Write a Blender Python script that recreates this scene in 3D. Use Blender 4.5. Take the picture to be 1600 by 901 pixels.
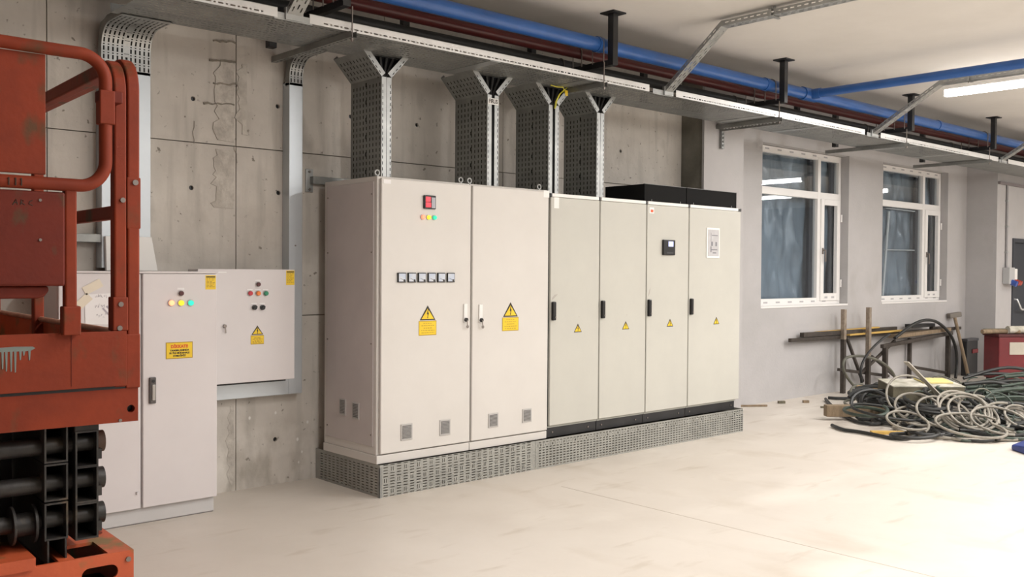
import bpy, bmesh, math, random
from mathutils import Vector, Matrix
random.seed(7)
for o in list(bpy.data.objects): bpy.data.objects.remove(o)
S = bpy.context.scene
COL = S.collection
# ------------------------------------------------------------------ camera
F = 1500.71
CX, CY, CZ = -3.71193, -6.30146, 1.56324
YAW, PITCH, ROLL = 0.73357, -0.01902, 0.00691
_fw = Vector((math.sin(YAW)*math.cos(PITCH), math.cos(YAW)*math.cos(PITCH), math.sin(PITCH)))
_r = Vector((math.cos(YAW), -math.sin(YAW), 0)); _u = _r.cross(_fw)
_rt = math.cos(ROLL)*_r + math.sin(ROLL)*_u
_up = -math.sin(ROLL)*_r + math.cos(ROLL)*_u
cam = bpy.data.cameras.new('camera'); camo = bpy.data.objects.new('camera', cam); COL.objects.link(camo)
cam.sensor_width = 36; cam.lens = 36*F/1600; cam.clip_start = .05; cam.clip_end = 200
m = Matrix((( _rt.x, _up.x, -_fw.x, CX), (_rt.y, _up.y, -_fw.y, CY), (_rt.z, _up.z, -_fw.z, CZ), (0,0,0,1)))
camo.matrix_world = m
S.camera = camo
CAM = Vector((CX, CY, CZ))
def ray(x, y): return _rt*((x-800)/F) - _up*((y-450.5)/F) + _fw
def PX(x, y, v): d = ray(x, y); return CAM + d*((v-CX)/d.x)      # pixel direction met with a plane X = v
def PY(x, y, v): d = ray(x, y); return CAM + d*((v-CY)/d.y)
def PZ(x, y, v): d = ray(x, y); return CAM + d*((v-CZ)/d.z)
# ------------------------------------------------------------------ world, exposure
W = bpy.data.worlds.new('night'); S.world = W; W.use_nodes = True
W.node_tree.nodes['Background'].inputs[0].default_value = (.05, .07, .12, 1)
W.node_tree.nodes['Background'].inputs[1].default_value = .25
vs = S.view_settings
vs.view_transform = 'Standard'; vs.look = 'None'; vs.exposure = 0.34; vs.gamma = 1; vs.use_curve_mapping = False
LAMP_W = 52.0        # watts of one tube lamp
# ------------------------------------------------------------------ materials
MATS = {}
def mat(name, c1, c2=None, scale=4, rough=.5, metal=0, bump=0, bscale=60, lo=.35, hi=.65, detail=6, stretch=None, rough2=None, spec=.5):
    if name in MATS: return MATS[name]
    m = bpy.data.materials.new(name); m.use_nodes = True; MATS[name] = m
    N = m.node_tree.nodes; L = m.node_tree.links; b = N['Principled BSDF']
    b.inputs['Roughness'].default_value = rough; b.inputs['Metallic'].default_value = metal
    b.inputs['Specular IOR Level'].default_value = spec
    b.inputs['Base Color'].default_value = (*c1, 1)
    if c2 is not None or bump:
        tc = N.new('ShaderNodeTexCoord'); mp = N.new('ShaderNodeMapping'); L.new(tc.outputs['Object'], mp.inputs[0])
        if stretch: mp.inputs['Scale'].default_value = stretch
    if c2 is not None:
        n = N.new('ShaderNodeTexNoise'); n.inputs['Scale'].default_value = scale; n.inputs['Detail'].default_value = detail
        n.inputs['Roughness'].default_value = .6
        L.new(mp.outputs[0], n.inputs[0])
        r = N.new('ShaderNodeMapRange'); r.inputs[1].default_value = lo; r.inputs[2].default_value = hi
        L.new(n.outputs['Fac'], r.inputs[0])
        x = N.new('ShaderNodeMix'); x.data_type = 'RGBA'; x.inputs[6].default_value = (*c1, 1); x.inputs[7].default_value = (*c2, 1)
        L.new(r.outputs[0], x.inputs[0]); L.new(x.outputs[2], b.inputs['Base Color'])
        m['mix'] = x.name
        if rough2 is not None:
            q = N.new('ShaderNodeMapRange'); q.inputs[3].default_value = rough; q.inputs[4].default_value = rough2
            L.new(r.outputs[0], q.inputs[0]); L.new(q.outputs[0], b.inputs['Roughness'])
    if bump:
        n2 = N.new('ShaderNodeTexNoise'); n2.inputs['Scale'].default_value = bscale; n2.inputs['Detail'].default_value = 5
        L.new(mp.outputs[0], n2.inputs[0])
        bp = N.new('ShaderNodeBump'); bp.inputs['Strength'].default_value = bump; bp.inputs['Distance'].default_value = .02
        L.new(n2.outputs['Fac'], bp.inputs['Height']); L.new(bp.outputs[0], b.inputs['Normal'])
    return m
def emis(name, c, s):
    if name in MATS: return MATS[name]
    m = mat(name, c, rough=.3); b = m.node_tree.nodes['Principled BSDF']
    b.inputs['Emission Color'].default_value = (*c, 1); b.inputs['Emission Strength'].default_value = s
    return m
def layer(m, c, scale, lo, hi, stretch=(1,1,1), detail=4, voronoi=False, zlim=None):
    """one more colour layer (stains, scratches, speckles) over a material's base colour"""
    N = m.node_tree.nodes; L = m.node_tree.links; b = N['Principled BSDF']
    tc = N.new('ShaderNodeTexCoord'); mp = N.new('ShaderNodeMapping'); mp.inputs['Scale'].default_value = stretch
    L.new(tc.outputs['Object'], mp.inputs[0])
    if voronoi:
        n = N.new('ShaderNodeTexVoronoi'); n.inputs['Scale'].default_value = scale; out = n.outputs['Distance']
    else:
        n = N.new('ShaderNodeTexNoise'); n.inputs['Scale'].default_value = scale; n.inputs['Detail'].default_value = detail; out = n.outputs['Fac']
    L.new(mp.outputs[0], n.inputs[0])
    r = N.new('ShaderNodeMapRange'); r.inputs[1].default_value = lo; r.inputs[2].default_value = hi
    L.new(out, r.inputs[0]); fac = r.outputs[0]
    if zlim:
        sp = N.new('ShaderNodeSeparateXYZ'); L.new(tc.outputs['Object'], sp.inputs[0])
        r2 = N.new('ShaderNodeMapRange'); r2.inputs[1].default_value = zlim[0]; r2.inputs[2].default_value = zlim[1]
        L.new(sp.outputs[2], r2.inputs[0])
        mu = N.new('ShaderNodeMath'); mu.operation = 'MULTIPLY'; L.new(fac, mu.inputs[0]); L.new(r2.outputs[0], mu.inputs[1]); fac = mu.outputs[0]
    x = N.new('ShaderNodeMix'); x.data_type = 'RGBA'; x.inputs[7].default_value = (*c, 1)
    src = b.inputs['Base Color']
    if src.is_linked: L.new(src.links[0].from_socket, x.inputs[6])
    else: x.inputs[6].default_value = src.default_value
    L.new(fac, x.inputs[0]); L.new(x.outputs[2], b.inputs['Base Color'])
    return m
concrete = mat('cast_concrete', (.66,.615,.555), (.49,.455,.41), 1.6, .85, bump=.4, bscale=9, lo=.3, hi=.72)
layer(concrete, (.37,.34,.30), 2.6, .60, .74, (1,1,.55), 8)
layer(concrete, (.46,.43,.385), 3.0, .52, .72, (3.5,1,.35), 7)
layer(concrete, (.72,.68,.62), 1.1, .55, .75, (1,1,1.6), 5)
layer(concrete, (.24,.215,.18), 22, .655, .72, (1,1,1), 3)
layer(concrete, (.40,.365,.315), 7, .45, .66, (1,1,.5), 6, zlim=(.75,.1))
layer(concrete, (.74,.72,.68), 9, .10, .06, (1,1,.7), voronoi=True, zlim=(.75,.55))
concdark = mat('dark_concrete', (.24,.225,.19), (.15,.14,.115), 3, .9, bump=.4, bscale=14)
joint = mat('concrete_joint', (.30,.265,.22), (.22,.20,.165), 8, .95)
plaster = mat('grey_plaster', (.48,.462,.46), (.425,.41,.405), 1.1, .85, bump=.12, bscale=40)
layer(plaster, (.40,.38,.37), 2.2, .62, .8, (1,1,.6), 6)
ceilm = mat('ceiling_paint', (.74,.71,.67), (.66,.63,.59), .7, .9, bump=.1, bscale=6)
floorm = mat('floor_screed', (.70,.64,.57), (.615,.555,.485), .55, .42, bump=.05, bscale=25, lo=.35, hi=.7, rough2=.6)
layer(floorm, (.52,.445,.36), 1.6, .56, .80, (1.0,.45,1), 8)
layer(floorm, (.78,.725,.65), 1.0, .55, .75, (.5,1,1), 5)
layer(floorm, (.46,.385,.30), 5, .60, .86, (.35,1.3,1), 7)
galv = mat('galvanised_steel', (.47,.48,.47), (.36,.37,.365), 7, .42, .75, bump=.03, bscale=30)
galvw = mat('galvanised_lit', (.78,.78,.77), (.70,.70,.69), 4, .38, .35)  # front flange steel, lightened to carry the glare of the lamps
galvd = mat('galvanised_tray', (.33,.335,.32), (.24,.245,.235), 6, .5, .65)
galvc = mat('galvanised_cover', (.56,.60,.63), (.50,.54,.57), 2, .35, .55)
grayw = mat('cabinet_light_grey', (.71,.68,.64), (.675,.645,.605), 2, .38, spec=.4)
grayb = mat('cabinet_warm_grey', (.57,.56,.505), (.535,.525,.475), 2, .38, spec=.4)
layer(grayb, (.40,.37,.33), 14, .74, .78, (1,1,.7), 5)
grayl = mat('cabinet_pale_lilac', (.73,.69,.685), (.695,.655,.65), 2, .4, spec=.4)
whitep = mat('white_trim', (.86,.85,.82), rough=.35)
blackm = mat('black_steel', (.013,.013,.014), (.02,.02,.022), 5, .45)
blackp = mat('black_plastic', (.012,.012,.013), rough=.3)
greyv = mat('vent_grey', (.50,.48,.46), rough=.5)
greyvs = mat('vent_slat_grey', (.36,.35,.335), rough=.5)
yellow = mat('warning_yellow', (.90,.63,.02), (.84,.57,.02), 12, .4)
ink = mat('printed_black', (.03,.02,.01), rough=.5)
inkr = mat('printed_red', (.75,.10,.02), rough=.5)
inkb = mat('printed_brown', (.45,.28,.02), rough=.5)
paper = mat('white_paper', (.88,.86,.85), rough=.8)
tape = mat('masking_tape', (.80,.72,.58), rough=.7)
orange = mat('lift_orange_paint', (.25,.037,.0125), (.18,.028,.0115), 4, .6, bump=.05, spec=.25, bscale=45, lo=.4, hi=.7)
layer(orange, (.11,.05,.022), 8, .57, .68, (1,1,.6), 8)
layer(orange, (.30,.045,.014), 2.1, .55, .75, (1,1,1), 4)
oranged = mat('lift_dark_red_paint', (.165,.022,.0105), (.125,.018,.0095), 4, .6, bump=.05, spec=.25, bscale=45)
layer(oranged, (.09,.04,.02), 10, .64, .72, (1,1,.6), 8)
orangeb = mat('lift_lit_chipped_orange', (.58,.11,.038), (.48,.085,.03), 5, .5, bump=.06, bscale=40)  # chipped paint, made brighter for the strong light on the far parts
layer(orangeb, (.23,.14,.05), 6, .55, .66, (1,1,1), 8)
armm = mat('scissor_black_paint', (.028,.026,.025), (.05,.045,.04), 9, .45, .2, bump=.1, bscale=40)
layer(armm, (.10,.075,.05), 12, .62, .72, (1,1,1), 6)
rust = mat('rusty_cap', (.13,.07,.045), (.08,.045,.03), 12, .7)
boltm = mat('bolt_steel', (.25,.22,.2), rough=.4, metal=.7)
greypaint = mat('grey_green_paint', (.19,.22,.20), rough=.5)
bluep = mat('blue_pipe_paint', (.035,.13,.42), (.03,.11,.36), 3, .28)
redp = mat('red_pipe_paint', (.105,.012,.011), (.08,.010,.009), 3, .4)
darkp = mat('dark_pipe', (.03,.03,.03), rough=.5)
pvc = mat('window_profile', (.80,.78,.76), rough=.35)
pvcprint = mat('profile_film_print', (.42,.41,.42), rough=.5)
doorm = mat('charcoal_door', (.035,.04,.05), rough=.45)
steelb = mat('bare_steel', (.42,.36,.29), (.28,.22,.17), 14, .4, .6)
steeld = mat('dark_steel_tube', (.075,.062,.052), (.045,.036,.03), 10, .55, .3)
wood = mat('old_timber', (.30,.22,.14), (.20,.145,.09), 5, .8, bump=.3, bscale=30, stretch=(6,1,1))
woodl = mat('light_timber', (.58,.40,.23), (.48,.32,.17), 5, .75, stretch=(5,1,1))
woody = mat('yellow_batten', (.62,.40,.10), (.50,.31,.08), 5, .7)
card = mat('grey_brown_board', (.19,.17,.115), (.13,.115,.08), 6, .85, bump=.2)
foam = mat('dirty_white_board', (.60,.57,.49), (.33,.31,.24), 6, .8)
foamy = mat('yellow_board', (.75,.62,.22), (.6,.52,.25), 6, .8)
cabg = mat('cable_pale_grey', (.33,.30,.25), (.22,.20,.165), 9, .55)
cabk = mat('cable_black', (.014,.0145,.014), (.026,.026,.024), 9, .5)
cabn = mat('cable_green', (.055,.078,.058), (.034,.048,.037), 9, .5)
cabt = mat('cable_olive', (.15,.145,.11), (.09,.088,.07), 9, .55)
caby = mat('earth_wire_yellow', (.80,.68,.04), (.55,.55,.05), 40, .4)
redbox = mat('red_box_paint', (.17,.014,.018), (.125,.011,.014), 5, .45)
bluet = mat('blue_tarpaulin', (.02,.045,.22), (.015,.03,.16), 6, .5)
tubem = emis('lamp_tube', (1,.98,.96), 9.0)
# ------------------------------------------------------------------ mesh helpers
ORG = {}
class MB:
    def __init__(s): s.v = []; s.f = []
    def add(s, vs, fs):
        k = len(s.v); s.v += [tuple(p) for p in vs]; s.f += [tuple(i+k for i in f) for f in fs]; return s
    def box(s, x0, x1, y0, y1, z0, z1):
        if x0 > x1: x0, x1 = x1, x0
        if y0 > y1: y0, y1 = y1, y0
        if z0 > z1: z0, z1 = z1, z0
        return s.add([(x0,y0,z0),(x1,y0,z0),(x1,y1,z0),(x0,y1,z0),(x0,y0,z1),(x1,y0,z1),(x1,y1,z1),(x0,y1,z1)],
            [(0,3,2,1),(4,5,6,7),(0,1,5,4),(1,2,6,5),(2,3,7,6),(3,0,4,7)])
    def prism(s, pts, y0, y1):
        """(x,z) outline extruded from y0 to y1"""
        n = len(pts)
        return s.add([(x,y0,z) for x,z in pts]+[(x,y1,z) for x,z in pts],
            [tuple(range(n)), tuple(range(2*n-1,n-1,-1))]+[(i,i+n,(i+1)%n+n,(i+1)%n) for i in range(n)])
    def cyl(s, a, b, r, n=16, r2=None):
        a = Vector(a); b = Vector(b); d = (b-a).normalized(); e = d.orthogonal().normalized(); g = d.cross(e)
        r2 = r if r2 is None else r2
        c = [(math.cos(2*math.pi*i/n), math.sin(2*math.pi*i/n)) for i in range(n)]
        vs = [a+(e*p+g*q)*r for p,q in c]+[b+(e*p+g*q)*r2 for p,q in c]
        return s.add(vs, [tuple(range(n-1,-1,-1)), tuple(range(n,2*n))]+[(i,(i+1)%n,(i+1)%n+n,i+n) for i in range(n)])
    def bar(s, a, b, w, h=None, up=(0,0,1)):
        """square bar from a to b"""
        h = w if h is None else h
        a = Vector(a); b = Vector(b); d = (b-a).normalized(); u = Vector(up)
        if abs(d.dot(u)) > .95: u = Vector((0,1,0))
        e = d.cross(u).normalized()*(w/2); g = e.cross(d).normalized()*(h/2)
        vs = [a-e-g,a+e-g,a+e+g,a-e+g,b-e-g,b+e-g,b+e+g,b-e+g]
        return s.add(vs, [(0,1,2,3),(7,6,5,4),(0,4,5,1),(1,5,6,2),(2,6,7,3),(3,7,4,0)])
    def sweep(s, path, r, n=10, square=None, closed=False):
        """round (or square: (w,h)) tube along a list of points"""
        P = [Vector(p) for p in path]; m = len(P)
        T = []
        for i in range(m):
            a = P[(i-1)%m] if (closed or i > 0) else P[i]; b = P[(i+1)%m] if (closed or i < m-1) else P[i]
            T.append((b-a).normalized())
        e = T[0].orthogonal().normalized() if square is None else None
        if square is not None:
            e = T[0].cross(Vector((0,0,1)));
            if e.length < .1: e = Vector((1,0,0))
            e.normalize()
        rings = []
        for i in range(m):
            e = (e - T[i]*e.dot(T[i])).normalized(); g = T[i].cross(e)
            if square: rings.append([P[i]+e*(x*square[0]/2)+g*(y*square[1]/2) for x,y in ((-1,-1),(1,-1),(1,1),(-1,1))])
            else: rings.append([P[i]+(e*math.cos(2*math.pi*k/n)+g*math.sin(2*math.pi*k/n))*r for k in range(n)])
        q = len(rings[0]); vs = [p for R_ in rings for p in R_]; fs = []
        for i in range(m if closed else m-1):
            j = (i+1)%m
            fs += [(i*q+k, i*q+(k+1)%q, j*q+(k+1)%q, j*q+k) for k in range(q)]
        if not closed: fs += [tuple(range(q-1,-1,-1)), tuple((m-1)*q+k for k in range(q))]
        return s.add(vs, fs)
    def sheet(s, u0, u1, v0, v1, holes, fn, umax=None):
        """thin sheet with rectangular holes; fn maps (u,v) to space; umax splits long runs (for bends)"""
        vb = sorted(set([v0, v1]+[round(h[2],5) for h in holes]+[round(h[3],5) for h in holes]))
        vb = [v for v in vb if v0 <= v <= v1]
        for a, b in zip(vb, vb[1:]):
            if b-a < 1e-6: continue
            c = (a+b)/2; hs = sorted((max(u0,h[0]), min(u1,h[1])) for h in holes if h[2] < c < h[3] and h[1] > u0 and h[0] < u1)
            u = u0; runs = []
            for p, q in hs:
                if p > u+1e-6: runs.append((u, p))
                u = max(u, q)
            if u < u1-1e-6: runs.append((u, u1))
            for p, q in runs:
                k = 1 if not umax else max(1, math.ceil((q-p)/umax))
                for i in range(k):
                    x = p+(q-p)*i/k; y = p+(q-p)*(i+1)/k
                    s.add([fn(x,a), fn(y,a), fn(y,b), fn(x,b)], [(0,1,2,3)])
        return s
    def build(s, name, material, parent=None, smooth=False, bevel=0, weld=False, seg=2, data=None):
        org = ORG.get(parent.name, Vector((0,0,0))) if parent else Vector((0,0,0))
        me = bpy.data.meshes.new(name)
        me.from_pydata([tuple(Vector(p)-org) for p in s.v], [], s.f)
        bm = bmesh.new(); bm.from_mesh(me)
        if weld: bmesh.ops.remove_doubles(bm, verts=bm.verts, dist=1e-5)
        bmesh.ops.recalc_face_normals(bm, faces=bm.faces); bm.to_mesh(me); bm.free()
        me.materials.append(material)
        if smooth:
            for p in me.polygons: p.use_smooth = True
        o = bpy.data.objects.new(name, me); COL.objects.link(o)
        if parent: o.parent = parent
        ORG[o.name] = org
        if bevel:
            b = o.modifiers.new('bevel', 'BEVEL'); b.width = bevel; b.segments = seg; b.limit_method = 'ANGLE'; b.angle_limit = .7
        if smooth:
            try: me.set_sharp_from_angle(angle=.7)
            except Exception: pass
        return o
def tag(o, label, cat, group=None):
    o['label'] = label; o['category'] = cat
    if group: o['group'] = group
    return o
def struct(o, label=None):
    o['kind'] = 'structure'
    if label: o['label'] = label
    return o
def thing(name, loc, label, cat, group=None):
    o = bpy.data.objects.new(name, None); COL.objects.link(o); o.location = loc; o.empty_display_size = .1
    ORG[o.name] = Vector(loc)
    return tag(o, label, cat, group)
def sthing(name, loc, label=None):
    o = bpy.data.objects.new(name, None); COL.objects.link(o); o.location = loc; ORG[o.name] = Vector(loc)
    return struct(o, label)
def part(name, parent, material, bevel=0, smooth=False, seg=2):
    """decorator-free shorthand: returns an MB whose done() builds it"""
    b = MB(); b.done = lambda: b.build(name, material, parent, smooth, bevel, seg=seg); return b
def pbox(name, parent, material, x0, x1, y0, y1, z0, z1, bevel=0):
    return MB().box(x0,x1,y0,y1,z0,z1).build(name, material, parent, bevel=bevel)
def pcyl(name, parent, material, a, b, r, n=16, r2=None):
    return MB().cyl(a,b,r,n,r2).build(name, material, parent, smooth=True)
def cut(o, cutter):
    """boolean the cutter (MB, in world space) out of the mesh for good"""
    org = ORG.get(o.name, Vector((0,0,0)))
    me = bpy.data.meshes.new('c'); me.from_pydata([tuple(Vector(p)-org) for p in cutter.v], [], cutter.f)
    bm = bmesh.new(); bm.from_mesh(me); bmesh.ops.recalc_face_normals(bm, faces=bm.faces); bm.to_mesh(me); bm.free()
    c = bpy.data.objects.new('c', me); COL.objects.link(c)
    par = o.parent; c.parent = par
    md = o.modifiers.new('cut', 'BOOLEAN'); md.object = c; md.operation = 'DIFFERENCE'; md.solver = 'EXACT'
    bpy.context.view_layer.update()
    dg = bpy.context.evaluated_depsgraph_get()
    new = bpy.data.meshes.new_from_object(o.evaluated_get(dg))
    o.modifiers.remove(md); o.data = new
    bpy.data.objects.remove(c); bpy.data.meshes.remove(me)
    return o
def text(body, size, x, y, z, material, parent, name='lettering', xscale=1, bold=0, align='CENTER', rot=0):
    cu = bpy.data.curves.new(name, 'FONT'); cu.body = body; cu.size = size; cu.align_x = align; cu.align_y = 'CENTER'
    cu.extrude = .0006; cu.offset = bold; cu.resolution_u = 3
    t = bpy.data.objects.new(name, cu); COL.objects.link(t); bpy.context.view_layer.update()
    me = bpy.data.meshes.new_from_object(t.evaluated_get(bpy.context.evaluated_depsgraph_get()))
    bpy.data.objects.remove(t); bpy.data.curves.remove(cu)
    me.materials.clear(); me.materials.append(material)
    ca, sa = math.cos(rot), math.sin(rot)
    org = ORG[parent.name]
    for v in me.vertices:
        a, b = v.co.x*xscale, v.co.y
        v.co = Vector((x+a*ca-b*sa, y-v.co.z-.0006, z+a*sa+b*ca))-org
    o = bpy.data.objects.new(name, me); COL.objects.link(o); o.parent = parent; ORG[o.name] = org
    return o
def arc(c, r, a0, a1, n, fn):
    return [fn(c[0]+r*math.cos(a0+(a1-a0)*i/n), c[1]+r*math.sin(a0+(a1-a0)*i/n)) for i in range(n+1)]
# ------------------------------------------------------------------ room shell
ZC = 3.645
XL, XR, YB = -9.0, 24.0, -13.5
struct(MB().box(XL-.2, XR+.2, YB-.2, .7, -.15, 0).build('floor', floorm))
struct(MB().box(XL-.2, XR+.2, YB-.2, .7, ZC, ZC+.2).build('ceiling', ceilm))
struct(MB().box(XL-.2, XL, YB, .02, 0, ZC).build('wall_left', plaster))
struct(MB().box(XR, XR+.2, YB, .0, 0, ZC).build('wall_right', plaster))
struct(MB().box(XL-.2, XR+.2, YB-.2, YB, 0, ZC).build('wall_rear', plaster))
# floor saw joint
fj = struct(MB().box(1.2, 1.206, -9, -1.4, -.004, .0008).build('trim_1', mat('floor_joint', (.48,.41,.33), rough=.8)))
# concrete back wall, cast in formwork panels
wb = sthing('wall_back', (-2.3, 0, 0), 'cast concrete wall with formwork panel joints behind the cabinets')
MB().box(XL, 4.345, .02, .3, 0, ZC).build('wall_core', joint, wb)
xs = [XL, -6.84, -5.6, -4.36, -3.12, -1.88, -.64, .6, 1.85, 3.09, 4.345]; zs = [0, 1.22, 2.415, ZC]
ties = [(-.951,2.71),(-.964,2.107),(-.319,2.733),(-.312,2.111),(-.334,.326),(.922,2.731),(.296,2.728),(3.391,2.737),(-1.6,2.72),(-1.6,2.1),(2.2,2.73),(2.75,2.73),(1.5,2.73),(-2.2,2.72),(-2.2,2.1)]
rp = random.Random(3)
for i in range(len(xs)-1):
    for j in range(3):
        g = .0035; x0, x1, z0, z1 = xs[i]+g, xs[i+1]-g, zs[j]+(g if j else 0), zs[j+1]-(g if j < 2 else 0)
        dy = rp.uniform(-.004, .003)
        p = MB().box(x0, x1, dy, .03, z0, z1).build('concrete_panel', concrete, wb, bevel=0)
        hs = [t for t in ties if x0 < t[0] < x1 and z0 < t[1] < z1]
        if hs:
            c = MB()
            for tx, tz in hs: c.cyl((tx,-.05,tz), (tx,.06,tz), .0165, 14)
            cut(p, c)
for tx, tz in ties: MB().cyl((tx,.019,tz),(tx,.0195,tz),.02,12).build('tie_hole', blackp, wb)
# board marks and honeycombing cast into the concrete: shallow ledges
for (x0,y0,x1,y1) in [(333,64,368,66),(327,93,368,98),(333,130,368,132),(318,160,366,164)]:
    a = PY(x0,y0,0); b = PY(x1,y1,0); n = 7; mb = MB()
    pts = [a.lerp(b, t/n)+Vector((0,0,rp.uniform(-.008,.006))) for t in range(n+1)]
    for p, q in zip(pts, pts[1:]): mb.bar(p, q, .012, rp.uniform(.008,.016))
    mb.build('cast_ridge', joint, wb)
for lst in ([(366,228),(369,240),(371,262)],[(303,224),(302,206),(304,182)]):
    mb = MB(); pts = []
    for a, b in zip(lst, lst[1:]):
        for t in range(3):
            q = PY(a[0]+(b[0]-a[0])*t/3+rp.uniform(-1.2,1.2), a[1]+(b[1]-a[1])*t/3+rp.uniform(-1.2,1.2), -.003); pts.append(q)
    mb.sweep(pts, .0022, 5).build('cement_streak', mat('cement_streak', (.33,.295,.25), rough=.9), wb)
# rough skin of cement left beside the panel joint
rough_cement = mat('rough_cement', (.60,.56,.50), (.43,.395,.35), 9, .95, bump=.6, bscale=22, lo=.38, hi=.62)
for (xa, xb, za, zb) in ((-.80,-.655,1.98,2.38),(-.79,-.655,2.44,2.99),(-.625,-.56,2.5,3.0),(-.70,-.655,.05,.60)):
    n = 14; lft = [(xa+rp.uniform(-.03,.035), za+(zb-za)*k/n+rp.uniform(-.01,.01)) for k in range(n+1)]; rgt = [(xb+rp.uniform(-.006,.004), za+(zb-za)*(n-k)/n) for k in range(n+1)]
    MB().prism(rgt+lft, -.0055, .0).build('cement_skin', rough_cement, wb)
# pillar next to the windows: raw concrete flank, plastered front
wp = sthing('wall_pillar', (4.68, 0, 0), 'plastered pillar with raw concrete flank')
MB().box(4.347, 5.02, -.27, .3, 0, ZC).build('concrete_core', concdark, wp)
MB().box(4.335, 5.03, -.295, -.268, 0, ZC).build('plaster_face', plaster, wp)
# window wall
YW = .184
w = MB(); O1 = (6.11, 8.13); O2 = (9.06, 11.12); ZW0, ZW1 = 1.14, 3.10
for x0, x1, z0, z1 in [(5.02,O1[0],0,ZC),(O1[1],O2[0],0,ZC),(O2[1],11.79,0,ZC),(O1[0],O1[1],0,ZW0),(O2[0],O2[1],0,ZW0),(O1[0],O1[1],ZW1,ZC),(O2[0],O2[1],ZW1,ZC)]:
    w.box(x0, x1, YW, YW+.3, z0, z1)
struct(w.build('wall_back_right', plaster, weld=False), 'grey plastered wall with two windows')
YP = -.28
w = MB()
for x0, x1, z0, z1 in [(11.79,12.40,0,ZC),(13.45,XR,0,ZC),(12.40,13.45,2.125,ZC)]: w.box(x0,x1,YP,YW+.3,z0,z1)
struct(w.build('wall_far_right', plaster), 'plastered wall step with the charcoal door')
# ------------------------------------------------------------------ lamps
def lamp(x, y0, L, label, grp, z=3.47):
    t = thing('tube_lamp', (x, y0, z), label, 'lamp', grp)
    pbox('housing', t, whitep, x-.05, x+.05, y0-L, y0, z+.012, z+.05, .006)
    MB().sweep([(x,y0-.02,z-.022),(x,y0-L+.02,z-.022)],0,square=(.09,.066)).build('diffuser_tube', tubem, t, bevel=.02, seg=3)
    pbox('end_cap', t, whitep, x-.048, x+.048, y0-.022, y0, z-.057, z+.02, .006)
    pbox('end_cap', t, whitep, x-.048, x+.048, y0-L, y0-L+.022, z-.057, z+.02, .006)
    for yy in (y0-.25, y0-L+.25): MB().cyl((x,yy,z+.05),(x,yy,3.56),.004,6).build('suspension_wire', boltm, t)
    ld = bpy.data.lights.new('tube_light', 'AREA'); ld.shape = 'RECTANGLE'; ld.size = .06; ld.size_y = L-.1; ld.energy = LAMP_W; ld.color = (1,.985,.972)
    lo = bpy.data.objects.new('tube_light', ld); COL.objects.link(lo); lo.parent = t; lo.location = (0, -L/2, -.062); ORG[lo.name] = Vector()
TX = [-.75, 2.87, 6.45, 10.1, 13.75, 17.4]
lamp(6.45, -1.80, 1.5, 'glowing tube lamp hanging under the tray beside the blue branch pipe', 'ceiling tube lamps')
for x in TX:
    for y in (-3.6, -6.1, -8.6, -11.1):
        if (x < 0 and y < -7) or (x > 13 and y < -9): continue
        lamp(x, y, 1.5, 'glowing tube lamp out over the open hall floor', 'ceiling tube lamps')
# ------------------------------------------------------------------ windows
filmm = mat('plastic_film', (.29,.345,.40), (.11,.135,.165), 2.6, .22, bump=.9, bscale=5, stretch=(1,1,.35), lo=.3, hi=.7)
gl = bpy.data.materials.new('window_glass'); gl.use_nodes = True
N = gl.node_tree.nodes; L_ = gl.node_tree.links; N.remove(N['Principled BSDF'])
tr = N.new('ShaderNodeBsdfTransparent'); tr.inputs[0].default_value = (.93,.96,.98,1)
gs = N.new('ShaderNodeBsdfGlossy'); gs.inputs['Roughness'].default_value = .015
lw = N.new('ShaderNodeLayerWeight'); pw = N.new('ShaderNodeMath'); pw.operation = 'POWER'; pw.inputs[1].default_value = 4
L_.new(lw.outputs['Facing'], pw.inputs[0]); lr = N.new('ShaderNodeMapRange'); lr.inputs[3].default_value = .06; lr.inputs[4].default_value = .8; L_.new(pw.outputs[0], lr.inputs[0])
mx = N.new('ShaderNodeMixShader'); L_.new(lr.outputs[0], mx.inputs[0]); L_.new(tr.outputs[0], mx.inputs[1]); L_.new(gs.outputs[0], mx.inputs[2])
L_.new(mx.outputs[0], N['Material Output'].inputs[0])
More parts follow.
